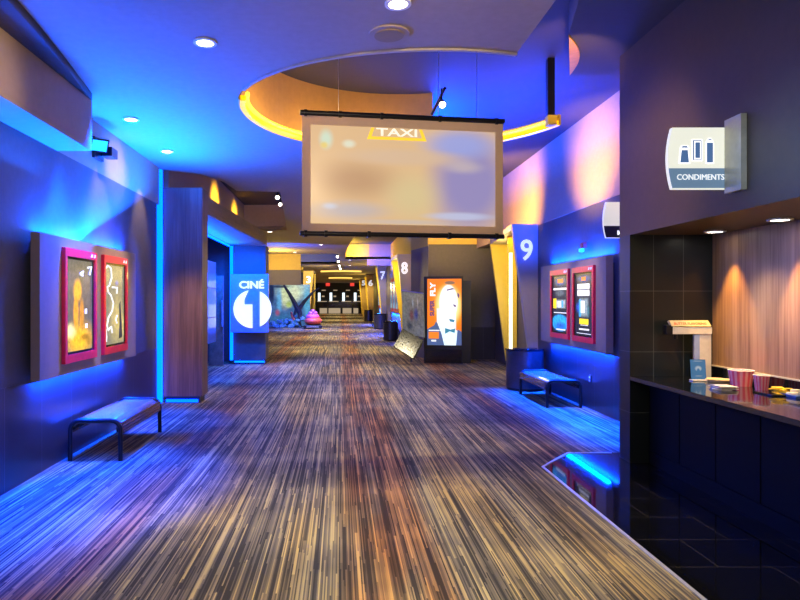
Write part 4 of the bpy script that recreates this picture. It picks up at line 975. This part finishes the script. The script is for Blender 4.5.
bm = NB(); bx(bm, 3.412, 3.43, -1, 5.71, 0.80, 0.895); struct('trim_7', bm, 'gloss_black')
bm = NB(); bx(bm, 3.405, 3.43, -1, 5.71, 0.895, 0.905); struct('trim_8', bm, 'bracket')
ZT = 0.80
def CP(x, y):  # worktop point seen at pixel
    Y = F * (H - ZT) / (y - 300); return Vector(((x - VX) / F * Y, Y, ZT))
# dispenser
c = CP(702, 377.5); Y = c.y; sc = Y / F
XX = lambda x: (x - VX) * sc
ZZ = lambda y: H + (VY - y) * sc
t_ = thing('butter_dispenser', (c.x, Y, ZT), 'silver butter dispenser with overhanging arm and lettered top on the worktop', 'dispenser')
bm = NB(); bx(bm, XX(694.5), XX(710), Y - 0.02, Y + 0.03, ZT, ZZ(334), 0.002); bx(bm, XX(671), XX(710), Y - 0.03, Y + 0.04, ZZ(334), ZZ(327), 0.002); mk('column', bm, 'brushed', t_)
bm = NB(); bx(bm, XX(692.5), XX(698), Y - 0.026, Y - 0.021, ZT + 0.01, ZZ(334.5)); mk('front_strip', bm, 'sign_blue', t_)
bm = NB(); v = [(XX(667), Y - 0.05, ZZ(320)), (XX(706), Y - 0.05, ZZ(320)), (XX(710), Y - 0.06, ZZ(326)), (XX(671), Y - 0.06, ZZ(326))]
gD = Fr((XX(668), Y - 0.035, ZZ(326)), (1, 0, 0), (0, 0.35, 0.94))
Wd = XX(709) - XX(668)
bm = NB(); prism(bm, [(0.015, 0), (Wd, 0), (Wd - 0.02, 0.055), (0, 0.055)], gD, -0.03, 0); mk('top_panel', bm, 'tray_cream', t_)
mk('lettering', text_bm('BUTTER FLAVORING', gD, 0.04, Wd - 0.04, 0.012, 0.036, 0.002, 0.002, 0.02), 'letter_red', t_)
bm = NB(); bx(bm, XX(664.5), XX(671.5), Y - 0.03, Y + 0.03, ZZ(334.5), ZZ(325), 0.006); cyl(bm, (XX(675.5), Y, 0), 0.014, ZZ(339), ZZ(334), 12); mk('nozzle', bm, 'black_metal', t_)
# acrylic sign holder
c = CP(699, 381); gA = Fr((c.x - 0.065, c.y, ZT), (1, 0, 0), (0, 0.1, 1))
t_ = thing('tabletop_sign', c, 'small blue tabletop sign standing before the butter dispenser', 'sign')
art('art_blue_card', (0.08, 0.26, 0.52), [(0.5, 0.55, 0.28, 0.17, (0.6, 0.75, 0.85), 0.4, 0.9), (0.5, 0.45, 0.13, 0.15, (0.08, 0.26, 0.52), 0.5, 1.0), (0.5, 0.92, 0.4, 0.03, (0.5, 0.6, 0.7), 0.2, 0.8, 'box'), (0.5, 0.18, 0.3, 0.04, (0.4, 0.5, 0.6), 0.2, 0.8, 'box')], 0.5)
sheet('card', gA, 0, 0.13, 0.012, 0.185, 0, 'art_blue_card', t_, 0.004)
bm = NB(); bx(bm, c.x - 0.07, c.x + 0.07, c.y - 0.035, c.y + 0.03, ZT, ZT + 0.012, 0.003); mk('foot', bm, 'white_plastic', t_)
# cups
def cup(c, r0, r1, h, mat, label, cat='cup', group='paper cups on the worktop', content=None):
    t_ = thing('paper_cup', c, label, cat, group)
    bm = NB(); n = 24; 
    cyl(bm, (c.x, c.y, c.z), r0, 0.0, h, n, r1)
    for v in bm.verts:
        pass
    mk('cup_body', bm, mat, t_, True)
    bm = NB(); tube(bm, [(c.x + (r1) * math.cos(k * 2 * PI / 24), c.y + r1 * math.sin(k * 2 * PI / 24), c.z + h) for k in range(25)], 0.004, 6); mk('rim', bm, 'white_plastic', t_, True)
    return t_
tw, nt, b = newmat('striped_pink'); pz = sep(nt, objco(nt))
ang = math_(nt, 'ARCTAN2', pz[1], pz[0]); st = math_(nt, 'SINE', math_(nt, 'MULTIPLY', ang, 14.0))
inp(nt, b.inputs['Base Color'], ramp(nt, math_(nt, 'MULTIPLY_ADD', st, 0.5, 0.5), [(0.35, (0.85, 0.10, 0.20)), (0.65, (0.9, 0.42, 0.48))])); b.inputs['Roughness'].default_value = 0.5; MATS['striped_pink'] = tw
c1 = CP(741, 385.5); cup(c1, 0.075, 0.092, 0.125, 'striped_pink', 'wide pink striped paper tub on the worktop, nearest the dispenser')
cup(CP(761.5, 390), 0.042, 0.056, 0.115, 'striped_pink', 'narrow pink striped paper cup right of the wide tub')
cup(CP(774.5, 387), 0.045, 0.055, 0.10, 'red_cup', 'red paper cup behind the yellow packets on the worktop')
# napkins, tray, packets
def pile(c, n, w_, d_, th, mat, label, name, cat, group, jitter=0.02):
    for k in range(n):
        bm = NB(); bx(bm, -w_ / 2, w_ / 2, -d_ / 2, d_ / 2, 0, th, th * 0.3)
        o = mk(name, bm, mat, None, origin=(0, 0, 0)); o.location = c + Vector((random.uniform(-jitter, jitter), random.uniform(-jitter, jitter), k * th)); o.rotation_euler = (0, 0, random.uniform(-0.6, 0.6))
        tag(o, label, cat, group)
pile(CP(722, 389), 5, 0.13, 0.16, 0.006, 'paper', 'grey-white napkin in the loose stack between blue card and pink tub', 'paper_napkin', 'napkin', 'loose napkins', 0.02)
bm = NB(); q = CP(718, 381.5); cyl(bm, (q.x, q.y, ZT), 0.085, 0.0, 0.022, 32, 0.10); tag(mk('shallow_dish', bm, 'tray_cream', smooth=True), 'cream shallow dish behind the napkin stack', 'dish')
q = CP(776.5, 394.5); bm = NB(); bx(bm, q.x - 0.10, q.x + 0.10, q.y - 0.10, q.y + 0.12, ZT, ZT + 0.012, 0.004); tag(mk('serving_tray', bm, 'gloss_black'), 'small black tray under the yellow packets', 'tray')
for k in range(9):
    bm = NB(); bx(bm, -0.035, 0.035, -0.02, 0.02, -0.004, 0.004, 0.003)
    o = mk('condiment_packet', bm, 'packet_yellow', None, origin=(0, 0, 0)); o.location = Vector((q.x + random.uniform(-0.06, 0.06), q.y + random.uniform(-0.06, 0.06), ZT + 0.018 + k * 0.0045)); o.rotation_euler = (random.uniform(-.15, .15), random.uniform(-.15, .15), random.uniform(0, 3))
    tag(o, 'yellow condiment packet in the heap on the black tray', 'packet', 'yellow packets')
q = CP(799, 397); bm = NB(); bx(bm, q.x - 0.08, q.x + 0.16, q.y - 0.08, q.y + 0.10, ZT, ZT + 0.018, 0.004); tag(mk('serving_tray', bm, 'blue_plastic'), 'blue tray at the right edge holding white lids', 'tray')
for k, (dx, dy, dz) in enumerate(((-0.05, 0.0, 0), (0.0, 0.03, 0), (0.0, 0.03, 0.016), (0.05, -0.01, 0))):
    bm = NB(); cyl(bm, (q.x + dx, q.y + dy, ZT + 0.019 + dz), 0.036, 0, 0.014, 20, 0.033); tag(mk('cup_lid', bm, 'white_plastic', smooth=True), 'white plastic cup lid on the blue tray', 'lid', 'white cup lids')
q = CP(783, 383.5); bm = NB(); bx(bm, q.x - 0.03, q.x + 0.03, q.y - 0.05, q.y + 0.05, ZT, ZT + 0.085, 0.003); tag(mk('napkin_box', bm, 'blue_plastic'), 'small blue box against the alcove wall behind the lids', 'box')
q = CP(793, 384.5); bm = NB(); bx(bm, q.x - 0.04, q.x + 0.04, q.y - 0.09, q.y + 0.03, ZT, ZT + 0.07, 0.003); tag(mk('napkin_box', bm, 'red_toy'), 'small red box against the alcove wall right of the blue box', 'box')

# ------------------------------------------------------------------ light
def L_(kind, loc, e, col, **k): return lamp(kind, 'lamp', loc, e, col, **k)
# downlights, most of the row added to light the carpet
for (x, y, e, a) in ((-0.9, 4.57, 45, 50), (0.37, 3.95, 100, 76), (0.7, 6.4, 60, 74), (0.1, 9.5, 95, 84), (-0.2, 13.5, 110, 90), (0, 19, 165, 100), (0, 25, 190, 110), (0, 31, 190, 110), (0, 38, 200, 120), (0, 46, 200, 120), (0, 55, 170, 120), (0, 64, 170, 120), (0.5, 1.6, 80, 90)):
    L_('SPOT', (x, y, ZC - 0.03), e * 4.9, (1.0, 0.86, 0.52), size=0.08, target=(x, y, 0), spot=a, blend=1.0)
# wall washers on the left wall
for y in (6.7, 8.05): L_('SPOT', (-2.25, y, ZC - 0.03), 110, (1, 0.66, 0.33), size=0.03, target=(-2.62, y, 2.0), spot=50, blend=0.8)
# scallops in the alcove
for y in (5.39, 4.59, 3.8, 3.0): L_('SPOT', (3.26, y, 2.08), 120, (1, 0.50, 0.08), size=0.02, target=(3.40, y, 0.9), spot=52, blend=0.7)
L_('SPOT', (3.0, 4.9, 2.07), 70, WARM, size=0.05, target=(3.05, 4.9, 0.8), spot=110, blend=0.8)  # fill added over the cups, no fixture of its own
L_('SPOT', (2.5, 4.2, 2.0), 34, (0.35, 0.45, 1), size=0.1, target=(3.43, 4.9, 1.6), spot=60, blend=0.9)
# blue up to the ceiling from the left, downwards to bench and floor
L_('AREA', (-2.42, 7.0, 2.30), 540, CEIL, size=0.15, size_y=3.0, target=(-1.85, 6.6, 3.4))
L_('SPOT', (-2.2, 5.9, 3.3), 5500, DEEP, size=0.1, target=(-2.4, 5.2, 0), spot=54, blend=0.6)
L_('SPOT', (-2.2, 7.9, 3.3), 3000, DEEP, size=0.1, target=(-2.3, 7.7, 0), spot=36, blend=0.6)
L_('SPOT', (-2.15, 3.9, 3.3), 4200, DEEP, size=0.1, target=(-2.45, 3.9, 0), spot=46, blend=0.8)
o = L_('AREA', (3.0, 8.35, 3.75), 330, DEEP, size=0.85, size_y=4.1, target=(3.0, 8.35, 0)); o.data.spread = math.radians(14)
# halos of the poster cases
for x, y0, y1, s in ((-2.54, 5.2, 7.4, 1), (3.39, 7.8, 10.1, -1)):
    for z, dz in ((2.08, 1), (0.80, -1)):
        L_('AREA', (x, (y0 + y1) / 2, z), 210, DEEP, size=y1 - y0, size_y=0.05, target=(x - 0.05 * s, (y0 + y1) / 2, z + dz))
# portal
L_('AREA', (-2.50, 12, 2.60), 150, BLUE, size=0.1, size_y=4.6, target=(-2.3, 12, 2.8))
L_('AREA', (-2.60, 12, 2.66), 350, BLUE, size=0.4, size_y=4.0, target=(-2.75, 12, 0))
L_('SPOT', (-2.0, 12.9, 2.7), 900, BLUE, size=0.1, target=(-2.05, 14.3, 1.5), spot=90, blend=0.6)
L_('SPOT', (-2.2, 11.3, 2.7), 900, DEEP, size=0.1, target=(-2.1, 12.3, 0), spot=64, blend=0.8)
L_('SPOT', (-1.2, 7.4, 3.3), 260, BLUE, size=0.1, target=(-2.2, 9.0, 2.6), spot=50, blend=0.9)
# high blue ceiling on the right (unseen lamps added to light it)
L_('AREA', (1.3, 10.5, 3.55), 1300, DEEP, size=0.4, size_y=5, target=(1.35, 10.5, 4.08))
L_('AREA', (2.35, 7.9, 3.3), 120, DEEP, size=0.5, size_y=1.6, target=(2.3, 7.9, 4.08))
L_('AREA', (1.2, 18.5, 3.5), 700, DEEP, size=0.5, size_y=5, target=(1.25, 18.5, 4.08))
L_('SPOT', (-1.9, 21, 2.6), 350, DEEP, size=0.1, target=(-2.1, 22, 3.4), spot=170)
L_('POINT', (-1.2, 29.5, 3.6), 300, BLUE, size=0.1)
L_('AREA', (1.9, 27.6, 3.0), 130, DEEP, size=1.2, size_y=0.1, target=(1.9, 28.7, 3.35))
L_('SPOT', (2.6, 9.0, 3.3), 300, DEEP, size=0.1, target=(3.2, 10.8, 2.5), spot=24, blend=0.3)
# ochre and yellow
for a in (100, 130, 165, 195):
    p_ = inset(circ(a), 0.35); L_('POINT', (p_[0], p_[1], ZC + 0.12), 5.5, (1, 0.62, 0.2), size=0.05)
L_('SPOT', (2.2, 8.3, 2.9), 430, (1, 0.52, 0.10), size=0.1, target=(3.45, 8.4, 3.4), spot=80, blend=0.9)
L_('SPOT', (2.2, 11.0, 2.9), 520, (1, 0.50, 0.07), size=0.1, target=(3.45, 11.6, 3.4), spot=110, blend=0.9)
L_('SPOT', (2.2, 6.6, 3.0), 160, (1, 0.52, 0.22), size=0.1, target=(3.45, 6.8, 3.2), spot=90, blend=0.9)
L_('SPOT', (2.6, 13.5, 2.8), 250, (1, 0.6, 0.1), size=0.1, target=(2.9, 15.6, 3.5), spot=110, blend=0.9)
L_('POINT', (3.22, 12.6, 1.5), 30, (1, 0.8, 0.3), size=0.1); L_('POINT', (3.25, 12.6, 2.4), 24, (1, 0.7, 0.2), size=0.1)
for y in (12.9, 15.3): L_('SPOT', (-1.9, y, 3.5), 260, (1, 0.55, 0.03), size=0.05, target=(-2.6, y, 3.45), spot=84, blend=0.8)
L_('POINT', (-2.4, 23.8, 2.9), 150, (1, 0.72, 0.12), size=0.1)
for y, x in ((17.9, 1.7), (33.3, 2.0), (46, 1.95), (57, 1.95)): L_('POINT', (x - 0.35, y - 0.3, 2.2), 80, (1, 0.72, 0.15), size=0.1)
L_('POINT', (0.6, 27.9, 3.6), 110, (1, 0.62, 0.05), size=0.1)
for y, e in ((21, 900), (26, 900), (31, 900), (37, 900)): L_('SPOT', (1.9, y, 2.2), e * 0.55, DEEP, size=0.1, target=(2.0, y, 0), spot=62, blend=0.9)
L_('SPOT', (-2.6, 30.5, 3.1), 2000, BLUE, size=0.1, target=(-2.3, 31.5, 0), spot=90, blend=0.7)
L_('POINT', (-2.0, 31, 2.6), 60, (0.8, 0.9, 1.0), size=0.2)
L_('SPOT', (-0.8, 31, 3.3), 300, (1, 0.9, 0.9), size=0.1, target=(-1.4, 32.4, 0.4), spot=50)
# glow on bulkhead
L_('SPOT', (1.2, 4.4, 3.3), 170, (1, 0.60, 0.16), size=0.1, target=(2.67, 5.3, 2.5), spot=60, blend=0.9)
L_('SPOT', (2.0, 3.6, 2.3), 22, (0.3, 0.55, 1), size=0.1, target=(2.67, 3.7, 2.4), spot=80, blend=0.9)
L_('AREA', (0.2, -0.8, 2.6), 60, (1.0, 0.85, 0.62), size=3, size_y=1.5, target=(0.2, 8, 2.0))  # warm fill added behind the camera
L_('SPOT', (0.5, 2.2, 3.3), 150, (1, 0.72, 0.42), size=0.05, target=(0.68, 6.2, 2.75), spot=36, blend=0.6)
L_('SPOT', (1.9, 4.9, 3.2), 90, (1, 0.55, 0.12), size=0.03, target=(2.25, 6.05, 3.8), spot=50, blend=0.6)  # local warm spot added to lift the tan insert
L_('SPOT', (0.9, 0.6, 0.9), 170, (1.0, 0.80, 0.62), size=0.4, target=(0.75, 4.3, 3.4), spot=52, blend=1.0)  # uplight added near the floor to warm the middle of the ceiling
L_('AREA', (-2.46, 3.3, 2.55), 60, CEIL, size=0.12, size_y=4.2, target=(-2.44, 3.3, 2.87))  # unseen lamp added to turn the soffit underside blue
L_('SPOT', (-0.9, 4.0, 2.7), 60, (1, 0.74, 0.55), size=0.1, target=(-2.28, 4.0, 2.95), spot=46, blend=0.9)  # added spot that warms the soffit face
L_('SPOT', (-1.2, 7.2, 2.9), 130, (1, 0.62, 0.42), size=0.1, target=(-2.6, 7.2, 2.98), spot=36, blend=0.9)  # extra warmth on the upper left wall band, lamp is added
for x, y in ((-2.47, 5.9), (-2.47, 6.8)): L_('SPOT', (x + 1.0, y, 3.36), 230, (1, 0.82, 0.6), size=0.05, target=(x, y, 1.5), spot=38, blend=0.7)  # spots added to brighten the left posters
for x, y in ((3.3, 9.3), (3.3, 8.3)): L_('SPOT', (x - 1.1, y - 0.3, 3.7), 260, (1, 0.86, 0.76), size=0.05, target=(x, y, 1.5), spot=30, blend=0.7)
L_('SPOT', (-1.4, 7.2, 3.2), 420, (1, 0.70, 0.5), size=0.08, target=(-2.28, 9.0, 1.0), spot=32, blend=0.9)  # added spot for the lower part of the timber post
L_('SPOT', (-1.7, 12.6, 3.5), 60, (1, 0.72, 0.45), size=0.1, target=(-2.0, 16.8, 3.7), spot=50)  # added warm spot on the back face of the ceiling recess
L_('SPOT', (0.2, 33.0, 2.8), 600, (1, 0.8, 0.3), size=0.1, target=(-1.8, 35.4, 2.8), spot=60)
L_('SPOT', (2.5, 9.2, 1.9), 50, (1, 0.75, 0.35), size=0.1, target=(3.3, 10.8, 1.2), spot=50, blend=0.8)  # warm spot added for the lower half of fin nine
for x, y in ((1.8, 17.0), (2.2, 32.5), (2.2, 45.0), (2.2, 56.0)): L_('SPOT', (x - 1.0, y - 1.9, 2.9), 150 if y > 20 else 40, (1, 0.80, 0.52), size=0.1, target=(x, y, 1.9), spot=40, blend=0.8)  # spots added to brighten the fin faces, without fixtures
for y, l, x in ((26, 4.0, 2.3), (36.8, 3.2, 2.4)):
    L_('AREA', (x, y, 0.93), 420, DEEP, size=l, size_y=0.05, target=(x - 0.02, y, 0))
